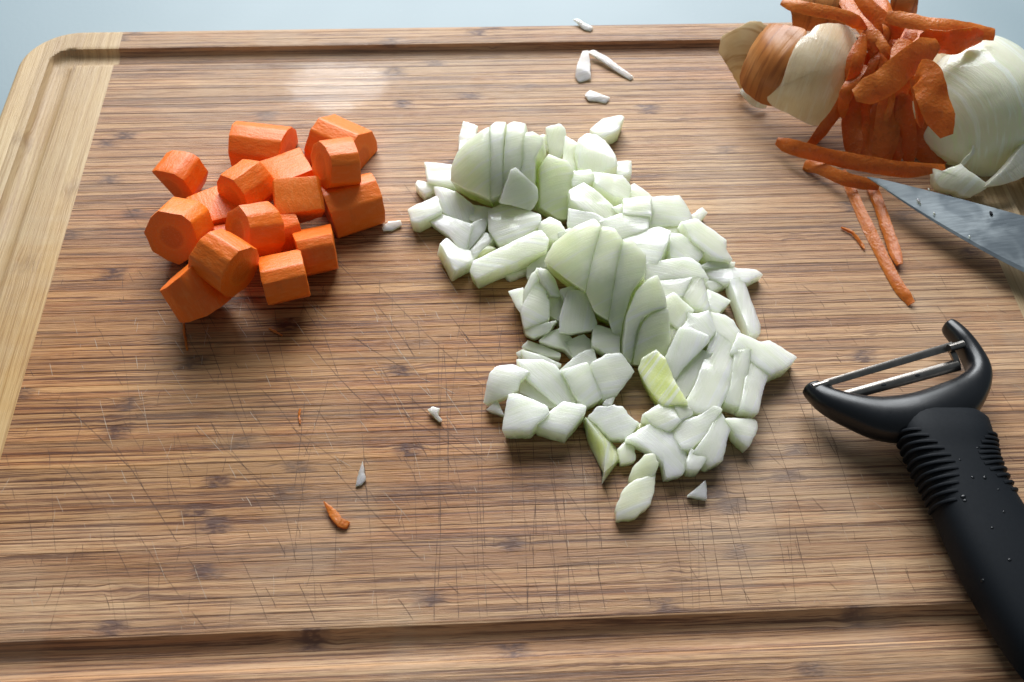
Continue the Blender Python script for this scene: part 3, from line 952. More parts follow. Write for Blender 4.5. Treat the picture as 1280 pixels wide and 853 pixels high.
def lone(name, tile, pts, th, tilt, side, tint, label, mat=M_ONION, curl=0.0, cang=0.0, zg=2, cat='onion', stri=.2, group=None, **kw):
    px = tp(tile, pts)
    cx = sum(p[0] for p in px) / len(px); cy = sum(p[1] for p in px) / len(px)
    px = [(cx + (a - cx) * 1.1, cy + (b - cy) * 1.1) for a, b in px]
    v, f = settle_slab(px, normal(tilt, side), th / 1000, zg / 1000, curl=curl, curl_ang=cang * math.pi, seed=len(STACK) * 1.7, **kw)
    o = place(name, v, f, mat, None, (tint, stri, 0, 1))
    tag(o, label, cat, group)
    return o
lone('onion_piece', 'B', [(0, 470), (35, 450), (200, 600), (205, 700), (150, 780), (0, 735), (-90, 720)], 3.5, 48, 8, .15, 'thin onion flake lying on the face of the largest sliced chunk', zg=20, group='chopped onion pieces')
lone('onion_piece', 'J', [(110, 540), (190, 450), (290, 455), (310, 440), (380, 450), (430, 530), (505, 580), (420, 695), (280, 690), (180, 590)], 5, 10, 0, 0, 'rough white onion piece beside the yellow-green wedge', zg=5, rag=0.0006, group='chopped onion pieces')

# yellow-green wedge with a ridge
def ridge_piece(name, tile, a, b, ridge, th, tint, label, mat):
    """two facets meeting at a ridge: outline a (left facet), outline b (right facet), both contain the ridge"""
    left = [P(*p, 0.0008) for p in tp(tile, a)]
    right = [P(*p, 0.0008) for p in tp(tile, b)]
    rg = [P(*p, th) for p in tp(tile, ridge)]
    def seg(ps, n): return catmull(ps, n)
    L, Rg, Rt = seg(left, 6), seg(rg, 6), seg(right, 6)
    n = min(len(L), len(Rg), len(Rt))
    L, Rg, Rt = L[:n], Rg[:n], Rt[:n]
    v, f = [], []
    cols = 9
    for i in range(n):
        for j in range(cols):
            t = j / (cols - 1)
            p = L[i].lerp(Rg[i], t * 2) if t < 0.5 else Rg[i].lerp(Rt[i], t * 2 - 1)
            p = p + Vector((0, 0, 0.0006 * noise.noise(p * 260)))
            v.append(p)
    for i in range(n - 1):
        for j in range(cols - 1):
            k = i * cols + j
            f.append((k, k + cols, k + cols + 1, k + 1))
    base = len(v)
    for i in range(n):
        for j in range(cols):
            p = v[i * cols + j].copy(); p.z = min(p.z - 0.0003, TOP + 0.0002 + 0.0003); v.append(p)
    for i in range(n - 1):
        for j in range(cols - 1):
            k = base + i * cols + j
            f.append((k + 1, k + cols + 1, k + cols, k))
    for i in range(n - 1):
        for j in (0, cols - 1):
            k = i * cols + j
            q = (k, k + base, k + cols + base, k + cols)
            f.append(q if j else tuple(reversed(q)))
    for j in range(cols - 1):
        for i in (0, n - 1):
            k = i * cols + j
            q = (k, k + 1, k + 1 + base, k + base)
            f.append(q if i == 0 else tuple(reversed(q)))
    o = place(name, v, f, mat, None, (tint, 0.05, 0, 1), sharp=35)
    return tag(o, label, 'onion', 'chopped onion pieces')
ridge_piece('onion_piece', 'L', [(50, 25), (85, 180), (140, 300), (195, 413)], [(85, 10), (190, 110), (290, 225), (345, 290), (215, 412)], [(70, 12), (150, 110), (210, 230), (205, 412)], 0.009, .75,
            'yellow-green onion wedge with a sharp ridge at the front of the heap', M_ONIONY)
lone('onion_piece', 'L', [(305, 650), (360, 530), (430, 480), (575, 430), (560, 560), (535, 640), (440, 725), (310, 738)], 3.5, 8, 0, .25, 'lower layer of the yellow onion leaf lying in front of the heap', M_ONIONY, curl=10, cang=.3, zg=4, rag=0.0005, group='chopped onion pieces')
lone('onion_piece', 'L', [(395, 460), (415, 380), (500, 290), (560, 275), (600, 340), (575, 420), (500, 490), (420, 500)], 4, 18, -4, .35, 'crinkled pale yellow onion leaf curled over at the front of the heap', M_ONIONY, curl=26, cang=.15, zg=7, rag=0.0005, group='chopped onion pieces')
lone('onion_piece', 'L', [(820, 575), (870, 540), (945, 470), (957, 605), (900, 592)], 2.5, 6, 0, 0, 'tiny white three-cornered onion bit in front of the heap', zg=2, group='chopped onion pieces')
# crumbs on the bare board
lone('onion_crumb', 'p', [(535, 512), (541, 509), (549, 511), (548, 520), (552, 524), (549, 526), (541, 519)], 1.6, 8, 0, 0, 'small white onion crumb alone on the bare wood between carrots and heap', zg=1.5, step=0.0007, group='crumbs')
lone('onion_crumb', 'p', [(453, 578), (457, 600), (452, 606), (445, 607), (447, 596)], 0.8, 4, 0, .1, 'clear thin onion sliver on the bare wood above an orange scrap', zg=.8, step=0.0007, group='crumbs')
lone('onion_crumb', 'p', [(478, 284), (486, 277), (500, 276), (501, 281), (490, 287), (480, 288)], 0.9, 8, 0, .1, 'wet onion crumb beside the carrot chunks', zg=2, step=0.0008, group='crumbs')
lone('onion_crumb', 'p', [(717, 24), (723, 24), (741, 34), (738, 38), (730, 36)], 0.55, 8, 0, 0, 'white onion shred on the far rim of the board', zg=2, step=0.001, group='crumbs')
lone('onion_crumb', 'p', [(721, 84), (728, 66), (735, 65), (737, 80), (738, 98), (724, 101), (720, 95)], 0.55, 8, 0, 0, 'white onion shred near the far groove', zg=2, step=0.001, group='crumbs')
lone('onion_crumb', 'p', [(736, 66), (745, 64), (760, 72), (775, 84), (790, 95), (786, 98), (770, 88), (752, 76)], 0.55, 6, 0, 0, 'long thin wet onion shred near the far groove', zg=2, step=0.001, group='crumbs')
lone('onion_crumb', 'p', [(732, 118), (738, 113), (748, 117), (761, 122), (757, 128), (746, 126), (736, 125)], 0.55, 6, 0, 0, 'wet onion crumb behind the heap, off the far groove', zg=2, step=0.001, group='crumbs')
lone('carrot_scrap', 'p', [(405, 627), (412, 632), (423, 641), (428, 650), (436, 651), (432, 659), (422, 657), (413, 646)], 1.0, 4, 0, .8, 'small orange carrot peel scrap alone on the bare wood', M_PEEL, cat='carrot', zg=1.2, step=0.0008, curl=30, group='crumbs')

# ---------------------------------------------------------------- carrot chunks
def carrot(px, py, zg, az, el, rad, ln, half, label, seed, taper=0.04, tone=None):
    rr = random.Random(seed)
    rad /= 1000; ln /= 1000
    bm = bmesh.new()
    n = rr.choice((9, 10, 11))
    rings = []
    angs = [(k + rr.uniform(-0.22, 0.22)) / n * 2 * math.pi for k in range(n)]
    rads = [rad * rr.uniform(0.94, 1.05) for _ in range(n)]
    sx, sy = rr.uniform(-0.12, 0.12), rr.uniform(-0.12, 0.12)
    for s in (-0.5, 0.5):
        rings.append([bm.verts.new((math.cos(a) * q * (1 - taper * s), math.sin(a) * q * (1 - taper * s),
                                    ln * s + (sx * math.cos(a) + sy * math.sin(a)) * rad * (1 if s > 0 else -0.6))) for a, q in zip(angs, rads)])
    for k in range(n):
        j = (k + 1) % n
        bm.faces.new((rings[0][k], rings[0][j], rings[1][j], rings[1][k]))
    bm.faces.new(list(reversed(rings[0]))); bm.faces.new(rings[1])
    if half is not None:
        a, off = half
        nn = Vector((math.cos(R(a)), math.sin(R(a)), 0))
        g = bmesh.ops.bisect_plane(bm, geom=bm.verts[:] + bm.edges[:] + bm.faces[:], plane_co=nn * rad * off, plane_no=nn, clear_outer=True)
        bmesh.ops.holes_fill(bm, edges=[e for e in bm.edges if e.is_boundary], sides=0)
    bmesh.ops.recalc_face_normals(bm, faces=bm.faces[:])
    bmesh.ops.bevel(bm, geom=bm.edges[:], offset=0.0008, segments=2, affect='EDGES', profile=0.6)
    bmesh.ops.triangulate(bm, faces=[q for q in bm.faces if len(q.verts) > 4])
    bmesh.ops.subdivide_edges(bm, edges=[e for e in bm.edges if e.calc_length() > 0.003], cuts=2, use_grid_fill=True)
    for v in bm.verts:
        v.co += Vector((noise.noise(v.co * 260 + Vector((seed, 0, 0))), noise.noise(v.co * 260 + Vector((0, seed, 5))), noise.noise(v.co * 260 + Vector((9, 0, seed))))) * 0.00028
    bm.normal_update()
    for q in bm.faces:
        q.smooth = True
        q.material_index = 1 if abs(q.normal.z) > 0.8 else 0
    me = bpy.data.meshes.new('carrot_chunk')
    bm.to_mesh(me); bm.free()
    me.set_sharp_from_angle(angle=R(32))
    d = Vector((math.cos(R(az)) * math.cos(R(el)), math.sin(R(az)) * math.cos(R(el)), math.sin(R(el))))
    side = Vector((0, 0, 1)).cross(d).normalized()
    upv = d.cross(side)
    rot = Matrix((side, upv, d)).transposed()      # local x = sideways, local y = up, local z = axis
    z = zg / 1000
    vs = [rot @ v.co for v in me.vertices]
    fs = [tuple(q.vertices) for q in me.polygons]
    for it in range(4):
        c = P(px, py, z)
        w = [c + v for v in vs]
        g = gap(w, 0.12) + 0.0003
        lo = min(p.z for p in w) - g
        if lo < TOP + 0.0001: g -= TOP + 0.0001 - lo
        z -= g
    c = c - Vector((0, 0, g))
    w = [c + v for v in vs]
    solid(w, fs)
    o = link('carrot_chunk', me, [M_CSIDE, M_CCUT], None, (rr.random() if tone is None else tone, rr.random(), 0, 1))
    o.matrix_world = Matrix.Translation(c) @ rot.to_4x4()
    tag(o, label, 'carrot', 'carrot chunks')

CAR = [
 (427, 186, 10, -32, 0, 12, 22, (-90, 0.35), 'carrot chunk with wet shine, at the pile corner nearest the onion heap and far rim', 3),
 (328, 188, 9, 168, 0, 11.5, 23, (-90, 0.30), 'rounded half carrot chunk behind the pile, set slightly apart', 5),
 (223, 222, 8, 70, 0, 10, 13, (-30, 0.25), 'small wedge-shaped carrot chunk at the corner of the pile by the pale end piece', 7),
 (262, 240, 8, 112, 0, 10, 18, (90, 0.25), 'roughly split carrot chunk with a pinkish torn top', 9),
 (276, 276, 6, 100, 0, 9.5, 14, (90, 0.1), 'torn flat carrot piece in the hollow of the pile', 11),
 (361, 214, 9, 28, 0, 10, 17, (80, 0.30), 'split carrot chunk with its flat cut side up, in the back row', 13),
 (347, 290, 6, 20, 0, 9, 15, None, 'carrot chunk mostly hidden in the middle of the pile', 15),
 (440, 259, 9, 22, 0, 11.5, 21, (-90, 0.45), 'long carrot chunk nearest the onion heap', 17),
 (423, 208, 11, -160, 12, 10, 14, None, 'upright faceted carrot chunk in front of the wet shiny one', 19),
 (306, 236, 11, -125, 10, 10, 14, None, 'carrot chunk with a pale lit facet, next to the torn piece', 21),
 (225, 288, 10, -104, 24, 11.2, 14, None, 'round carrot chunk showing its full dark cut face', 25),
 (245, 361, 10, 135, 50, 11.3, 16, None, 'stout carrot chunk with a pale cut end, at the front of the pile', 35),
 (393, 302, 9, 14, 0, 10, 14.5, (60, 0.70), 'square carrot chunk at the front of the pile on the onion side', 27),
 (352, 334, 9, 14, 0, 9.6, 16, (70, 0.75), 'square carrot chunk at the front of the pile, middle of the front row', 29),
 (372, 248, 13, 98, 24, 9.8, 14.5, (90, 0.40), 'carrot chunk with a square flat top and lengthwise core streaks', 23),
 (316, 283, 13, -142, 26, 10.4, 14.5, None, 'eight-sided carrot chunk on top of the pile, cut face tilted up', 31),
 (281, 326, 11, 142, 6, 10.2, 15.5, None, 'carrot chunk leaning sideways between the round one and the front row', 33),
]
for a in CAR: carrot(*a)

# ---------------------------------------------------------------- ribbons of peel
def ribbon_mesh(tile, pts, width, thick=0.0007, roll=0.0, roll2=None, arc=0.25, n=9, seed=0.0, taper=(0.5, 0.5)):
    s = TILE[tile]
    path = [P(s[0] + x / s[2], s[1] + y / s[2], z / 1000) for x, y, z in pts]
    path = catmull(path, n)
    k = len(path)
    width /= 1000
    v, f = [], []
    cols = 6
    for i, p in enumerate(path):
        t = (path[min(i + 1, k - 1)] - path[max(i - 1, 0)]).normalized()
        view = (CAM - p).normalized()
        s0 = t.cross(view).normalized()
        n0 = s0.cross(t).normalized()
        if n0.dot(view) < 0: n0 = -n0
        fr = i / (k - 1)
        a = R(roll + ((roll2 if roll2 is not None else roll) - roll) * fr) + 0.45 * noise.noise(Vector((fr * 4 + seed, seed, 0)))
        sd = s0 * math.cos(a) + n0 * math.sin(a)
        nr = n0 * math.cos(a) - s0 * math.sin(a)
        e = min(1, taper[0] + (1 - taper[0]) * fr / 0.12) * min(1, taper[1] + (1 - taper[1]) * (1 - fr) / 0.15)
        w = width * e * (1 + 0.10 * noise.noise(Vector((fr * 7 + seed, 3.3, seed))))
        top, bot = [], []
        for j in range(cols):
            u = j / (cols - 1) * 2 - 1
            ed = 0.35 * thick if abs(u) < 0.99 else 0.1 * thick
            q = p + sd * (u * w / 2 + 0.0002 * noise.noise(p * 900 + Vector((u, seed, 0)))) - nr * (arc * w * 0.5 * u * u)
            q = q + nr * 0.0003 * noise.noise(p * 160 + Vector((u * 2, 0, seed)))
            top.append(q + nr * ed); bot.append(q - nr * ed)
        v += top + list(reversed(bot))
    m = cols * 2
    for i in range(k - 1):
        for j in range(m):
            j2 = (j + 1) % m
            f.append((i * m + j, i * m + j2, (i + 1) * m + j2, (i + 1) * m + j))
    f.append(tuple(range(m - 1, -1, -1))); f.append(tuple((k - 1) * m + j for j in range(m)))
    for p in v:
        if p.z < TOP + 0.0002: p.z = TOP + 0.0002
    return v, f

PEELS = [
 # interior and under ones first; tone paints lit peels paler, buried ones darker
 ('Rr', [(330,250,26),(310,450,16),(285,740,2)], 13, 10, 0, .05, 'carrot peel ribbon'),
 ('Rr', [(400,300,26),(370,520,14),(330,750,2)], 12, -20, 0, .0, 'carrot peel ribbon'),
 ('Rr', [(480,430,26),(500,600,14),(515,770,2)], 11, 15, 0, .0, 'carrot peel ribbon'),
 ('Rr', [(540,560,16),(590,680,8),(680,775,2)], 14, 0, 20, .0, 'carrot peel ribbon'),
 ('Rr', [(450,520,18),(440,640,10),(455,760,2)], 10, 30, 0, .1, 'carrot peel ribbon'),
 ('Rr', [(250,440,18),(240,580,9),(255,740,2)], 12, 0, -20, .0, 'carrot peel ribbon'),
 ('Rr', [(330,60,34),(390,210,32),(400,350,22)], 11, 20, -20, .15, 'carrot peel ribbon'),
 ('Rr', [(450,60,30),(490,170,30),(480,300,26)], 13, 0, 10, .1, 'carrot peel ribbon'),
 ('Rr', [(540,110,30),(560,170,31),(545,260,30)], 14, 10, 10, .3, 'carrot peel ribbon'),
 ('Q', [(400,660,1.5),(460,672,4),(560,715,6),(700,748,4)], 8, 20, 0, .4, 'short carrot peel with a torn end lying under the knife tip'),
 ('Z', [(300,180,1.2),(340,260,1.2),(420,430,1.2),(530,640,1.6),(588,722,1.2)], 7, 0, 10, .45, 'long tapering carrot peel reaching out from the pile past the knife tip'),
 ('Z', [(420,220,2),(450,300,2),(505,460,2.2),(540,560,2.6)], 5.5, 10, 0, .4, 'short carrot peel lying alongside the long tapering one'),
 ('Z', [(300,408,.8),(345,430,1.0),(378,470,.8),(396,497,.8)], 1.6, 0, 0, .7, 'thin curled carrot thread beside the long tapering peel'),
 ('Q', [(290,565,5),(360,592,7),(500,628,9),(640,655,10),(800,680,10),(965,672,8)], 9.5, -10, 6, .25, 'long dark carrot peel lying crosswise in front of the peelings'),
 ('Rr', [(300,160,38),(270,310,32),(205,480,18),(110,610,9),(40,695,3)], 8.5, 25, 30, .2, 'long carrot peel slanting down in front of the cream onion shell'),
 ('Rr', [(180,-60,36),(250,60,38),(330,170,37),(362,245,33)], 9, 30, -10, .35, 'carrot peel ribbon'),
 ('Rr', [(240,-20,38),(330,50,39),(410,120,38),(480,160,36)], 11, -15, 10, .3, 'carrot peel ribbon'),
 ('Rr', [(340,-60,36),(400,40,38),(420,110,38),(405,200,34)], 9, 30, 50, .3, 'carrot peel ribbon'),
 ('Rr', [(350,150,38),(400,230,36),(455,290,32)], 5, 0, 30, .5, 'carrot peel ribbon'),
 ('Rr', [(510,190,40),(475,320,35),(430,500,20),(385,750,3)], 13, 0, 8, .3, 'broad carrot peel hanging straight down the front of the pile'),
 ('Rr', [(255,450,30),(380,400,34),(480,320,39),(560,260,42),(650,205,43)], 14, 0, -8, .55, 'brightest carrot peel ribbon laid across the others'),
 ('Rr', [(545,345,40),(590,360,42),(630,470,38),(690,640,30)], 14, -5, 12, .3, 'carrot peel ribbon draped over the white onion half'),
 ('Rr', [(530,370,38),(555,480,32),(570,600,24)], 4, 0, 20, .2, 'narrow carrot peel strip hanging beside the draped ribbon'),
 ('Rr', [(560,190,38),(690,205,41),(860,175,42)], 13, -35, -20, .25, 'carrot peel ribbon'),
 ('Rr', [(405,75,42),(560,105,44),(760,135,44),(915,162,42)], 10, 25, 20, .75, 'pale carrot peel sticking out over the white onion half'),
 ('Q', [(310,8,40),(420,35,43),(560,65,43),(650,115,38)], 8, 20, 10, .85, 'pale lit carrot peel sticking out over the cream onion shell'),
]
for q in range(12):               # more narrow strips in the tangle
    a = rnd.uniform(300, 520); b = a + rnd.uniform(-120, 90); y0 = rnd.uniform(60, 330); y1 = y0 + rnd.uniform(160, 330)
    z0 = 36 - y0 * 0.02; z1 = max(3, 44 - y1 * 0.055)
    PEELS.insert(6, ('Rr', [(a, y0, z0), ((a + b) / 2 + rnd.uniform(-40, 40), (y0 + y1) / 2, (z0 + z1) / 2 + 3), (b, y1, z1)], rnd.uniform(3, 8), rnd.uniform(-50, 50), rnd.uniform(-50, 50), rnd.uniform(0, .5), 'carrot peel ribbon'))
for i, (tile, pts, w, r1, r2, tone, lab) in enumerate(PEELS):
    v, f = ribbon_mesh(tile, pts, w * (0.84 if w > 12.5 or w < 7 else 0.68), roll=r1, roll2=r2, seed=i * 2.3, arc=0.16, taper=(rnd.uniform(.4, .8), rnd.uniform(.3, .8)))
    o = place('carrot_peel', v, f, M_PEEL, None, (tone, rnd.random(), 0, 1), register=False, sharp=35)
    tag(o, lab if lab != 'carrot peel ribbon' else 'wide carrot peel ribbon hanging inside the heap of peelings' if w > 10 else 'carrot peel ribbon tangled in the heap of peelings', 'carrot peel', 'carrot peelings')
# orange threads on the board
for px, w, lab in (([(229, 396, .8), (230, 415, .6), (234, 438, .5)], 0.9, 'thin orange carrot thread lying in front of the carrot chunks'),
              ([(336, 411, .5), (344, 415, .6), (353, 420, .5)], 0.8, 'tiny orange carrot thread off the corner of the carrot pile'),
              ([(375, 511, .5), (374, 520, .6), (375, 530, .5)], 0.8, 'tiny orange carrot thread on bare wood in front of the carrot pile'),):
    v, f = ribbon_mesh('p', px, w, thick=0.0005, seed=px[0][0])
    o = place('carrot_thread', v, f, M_PEEL, None, (0.6, 0.5, 0, 1), register=False)
    tag(o, lab, 'carrot', 'crumbs')

# ---------------------------------------------------------------- onion skins and shells
def shell(name, tile, pts, zc, tilt, side, a, b, h, thick, mat, label, tint=.4, stri=.1, centre=None, rag=0.0003, parent=None, cat='onion skin', seed=1.0, curl=0.0, cang=0.0):
    px = tp(tile, pts)
    px = [tuple(q)[:2] for q in catmull([Vector((a_, b_, 0)) for a_, b_ in px + [px[0]]], 3)[:-1]]
    cx, cy = centre or (sum(p[0] for p in px) / len(px), sum(p[1] for p in px) / len(px))
    n = normal(tilt, side)
    c = P(cx, cy, zc)
    pp = [Pp(x, y, c, n) for x, y in px]
    ax = (RIGHT - n * RIGHT.dot(n)).normalized(); ay = n.cross(ax)
    a = max(abs((p - c).dot(ax)) for p in pp); b = max(abs((p - c).dot(ay)) for p in pp)
    v, f = slab_mesh(pp, n, thick, bulge=0.0, dome=(c, a, b, h), seed=seed, rag=rag, step=0.0022, curl=curl, curl_ang=cang * math.pi)
    for p in v:
        if p.z < TOP + 0.0003: p.z = TOP + 0.0003
    o = place(name, v, f, mat, parent, (tint, stri, 0, 1), sharp=50)
    if label: tag(o, label, cat)
    return o
shell('onion_skin', 'S', [(95,345),(120,240),(230,200),(310,150),(400,160),(420,240),(350,420),(260,600),(190,490)], .014, 40, -22, .04, .04, .006, .0006, M_PALE,
      'pale papery onion skin flap sticking out from the brown skin', stri=.30, rag=.0008, seed=2)
shell('onion_skin', 'S', [(230,600),(300,560),(420,690),(350,710),(280,670)], .004, 30, -10, .03, .03, .002, .0012, M_SHELL, 'white onion layer edge peeping out under the brown skin', seed=3)
shell('onion_skin', 'S', [(540,30),(560,-60),(800,-90),(1000,-60),(1010,120),(900,170),(640,210),(580,170)], .030, 55, 0, .06, .05, .008, .0006, M_BROWN,
      'brown papery onion skin standing behind the cream shell', stri=.05, rag=.0008, seed=4)
shell('onion_skin', 'Rr', [(440,-90),(560,-90),(520,10),(540,90),(470,110),(420,40)], .034, 55, 10, .06, .05, .006, .0006, M_BROWN,
      'brown onion skin strip behind the peel ribbons by the white onion half', stri=.05, rag=.0008, seed=5)
e = empty('onion_shell', P(985, 125, 0))
tag(e, 'cream onion shell with brown skin still on its side', 'onion skin')
shell('outer_skin', 'S', [(232,500),(300,330),(400,180),(450,150),(600,180),(680,220),(620,420),(560,600),(480,690),(430,705),(350,670),(250,585)], .016, 42, -20, .030, .034, .014, .0008, M_BROWN, None, stri=.62, centre=(985, 92), parent=e, seed=6)
shell('inner_layer', 'S', [(395,620),(480,580),(530,430),(600,290),(690,220),(760,160),(960,150),(1030,250),(1025,350),(950,560),(860,720),(770,820),(690,820),(560,760),(430,690)], .018, 44, -10, .032, .034, .014, .0022, M_CREAM, None, tint=.5, stri=.08, centre=(1008, 95), parent=e, seed=7)
e = empty('onion_half', P(1225, 200, 0))
tag(e, 'white onion half under the carrot peels, root end towards the knife', 'onion')
shell('outer_layer', 'Rr', [(640,330),(690,260),(770,215),(850,185),(920,178),(1000,230),(1080,320),(1150,470),(1140,600),(1060,720),(960,800),(880,850),(760,800),(650,730),(570,640),(540,540),(560,420)], .016, 34, 4, .042, .046, .022, .012, M_SHELL, None, tint=.12, stri=.92, centre=(1230, 133), parent=e, seed=8)
shell('root_end', 'N', [(395,470),(420,500),(560,455),(590,440),(640,500),(790,590),(760,630),(640,680),(540,650),(410,600)], .008, 30, -6, .02, .02, .003, .006, M_SHELL, None, tint=.1, stri=.15, parent=e, seed=9, rag=.0008)
shell('root_end', 'N', [(580,470),(610,400),(660,350),(685,300),(697,340),(680,370),(640,410),(600,470)], .012, 50, 0, .02, .02, .001, .001, M_SHELL, None, tint=.1, stri=.15, parent=e, seed=10, rag=.0003)
shell('inner_layer', 'N', [(790,600),(870,490),(970,340),(1060,270),(1200,200),(1230,330),(1100,480),(1000,550),(900,590)], .010, 30, 20, .03, .03, .004, .003, M_SHELL, None, tint=.2, stri=.85, parent=e, seed=11, rag=.0004)

# ---------------------------------------------------------------- knife
def knife():
    tip = P(1085, 219, 0.009)
    s1 = P(1280, 272, 0.013)
    d = (s1 - tip).normalized()
    e1 = P(1280, 337, 0.0085)
    per = (e1 - s1); per -= d * per.dot(d); wid = per.length; per.normalize()
    L1 = (s1 - tip).length
    nrm = d.cross(per)
    if nrm.z < 0: nrm = -nrm
    k = empty('kitchen_knife', Vector((tip.x, tip.y, TOP)))
    tag(k, 'steel kitchen knife, its blade tip lying under the peelings', 'knife')
    LB = 0.165
    n = 36
    v, f = [], []
    def width(t):      # blade width along its length
        return 0.031 * (1 - (1 - min(1, t / 0.115)) ** 1.9)
    kk = wid / width(L1)
    for i in range(n + 1):
        t = LB * i / n
        w = max(0.0003, width(t) * kk)
        drop = 0.0022 * (1 - min(1, t / 0.05)) ** 2
        th = 0.0009 if i else 0.0003
        c = tip + d * t + per * (drop * 0.5)
        prof = [(0, th), (w * 0.72, th * 0.62), (w * 0.93, th * 0.45), (w, 0.00005), (w, -0.00005), (w * 0.93, -th * 0.45), (w * 0.72, -th * 0.62), (0, -th)]
        for a, b in prof: v.append(c + per * a + nrm * b)
    m = 8
    for i in range(n):
        for j in range(m):
            j2 = (j + 1) % m
            f.append((i * m + j, (i + 1) * m + j, (i + 1) * m + j2, i * m + j2))
    f.append(tuple(range(m))); f.append(tuple(n * m + j for j in reversed(range(m))))
    o = link('blade', mesh('blade', v, f, True, 4), M_KNIFE); adopt(o, k)
    bm = bmesh.new(); bm.from_mesh(o.data); bmesh.ops.recalc_face_normals(bm, faces=bm.faces[:]); bm.to_mesh(o.data); bm.free()
    # handle, beyond the frame
    v, f = [], []
    for i in range(13):
        t = i / 12
        w = 0.011 + 0.0025 * math.sin(t * math.pi * 1.6) - (0.004 if i in (0, 12) else 0)
        h = 0.008 - (0.003 if i in (0, 12) else 0)
        c = tip + d * (LB - 0.004 + 0.115 * t) + per * (0.013 + 0.006 * t * t)
        for j in range(16):
            a = j / 16 * 2 * math.pi
            v.append(c + per * math.cos(a) * w + nrm * math.sin(a) * h)
    for i in range(12):
        for j in range(16):
            j2 = (j + 1) % 16
            f.append((i * 16 + j, (i + 1) * 16 + j, (i + 1) * 16 + j2, i * 16 + j2))
    f.append(tuple(range(16))); f.append(tuple(12 * 16 + j for j in reversed(range(16))))
    o = link('handle', mesh('handle', v, f), M_PLASTIC); adopt(o, k)
    bm = bmesh.new(); bm.from_mesh(o.data); bmesh.ops.recalc_face_normals(bm, faces=bm.faces[:]); bm.to_mesh(o.data); bm.free()
    # specks of onion juice and a black fleck on the blade
    for (x, y, r, mt, nm) in ((1148, 251, .0009, M_ONION, 'juice_speck'), (1150, 254, .0006, M_ONION, 'juice_speck'), (1161, 237, .0006, M_ONION, 'juice_speck'),
                       (1168, 267, .0006, M_ONION, 'juice_speck'), (1239, 267, .0009, M_RUBBER, 'dark_fleck'), (1212, 296, .0005, M_ONION, 'juice_speck')):
        q = Pp(x, y, tip + d * 0.03 + nrm * 0.0009, nrm)
        bm = bmesh.new()
        bmesh.ops.create_icosphere(bm, subdivisions=2, radius=r, matrix=Matrix.Translation(q) @ Matrix.Diagonal((0.7, 1.5, 0.5, 1)))
        me = bpy.data.meshes.new(nm); bm.to_mesh(me); bm.free()
        for pl in me.polygons: pl.use_smooth = True
        adopt(link(nm, me, mt), k)
knife()

# ---------------------------------------------------------------- peeler
def loft(rings, closed=True):
    v, f = [], []
    m = len(rings[0])
    for r in rings: v += r
    for i in range(len(rings) - 1):
        for j in range(m):
            j2 = (j + 1) % m
            f.append((i * m + j, i * m + j2, (i + 1) * m + j2, (i + 1) * m + j))
    if closed:
        f.append(tuple(reversed(range(m)))); f.append(tuple((len(rings) - 1) * m + j for j in range(m)))
    return v, f

def fixnormals(o):
    bm = bmesh.new(); bm.from_mesh(o.data)
    bmesh.ops.recalc_face_normals(bm, faces=bm.faces[:]); bm.to_mesh(o.data); bm.free()

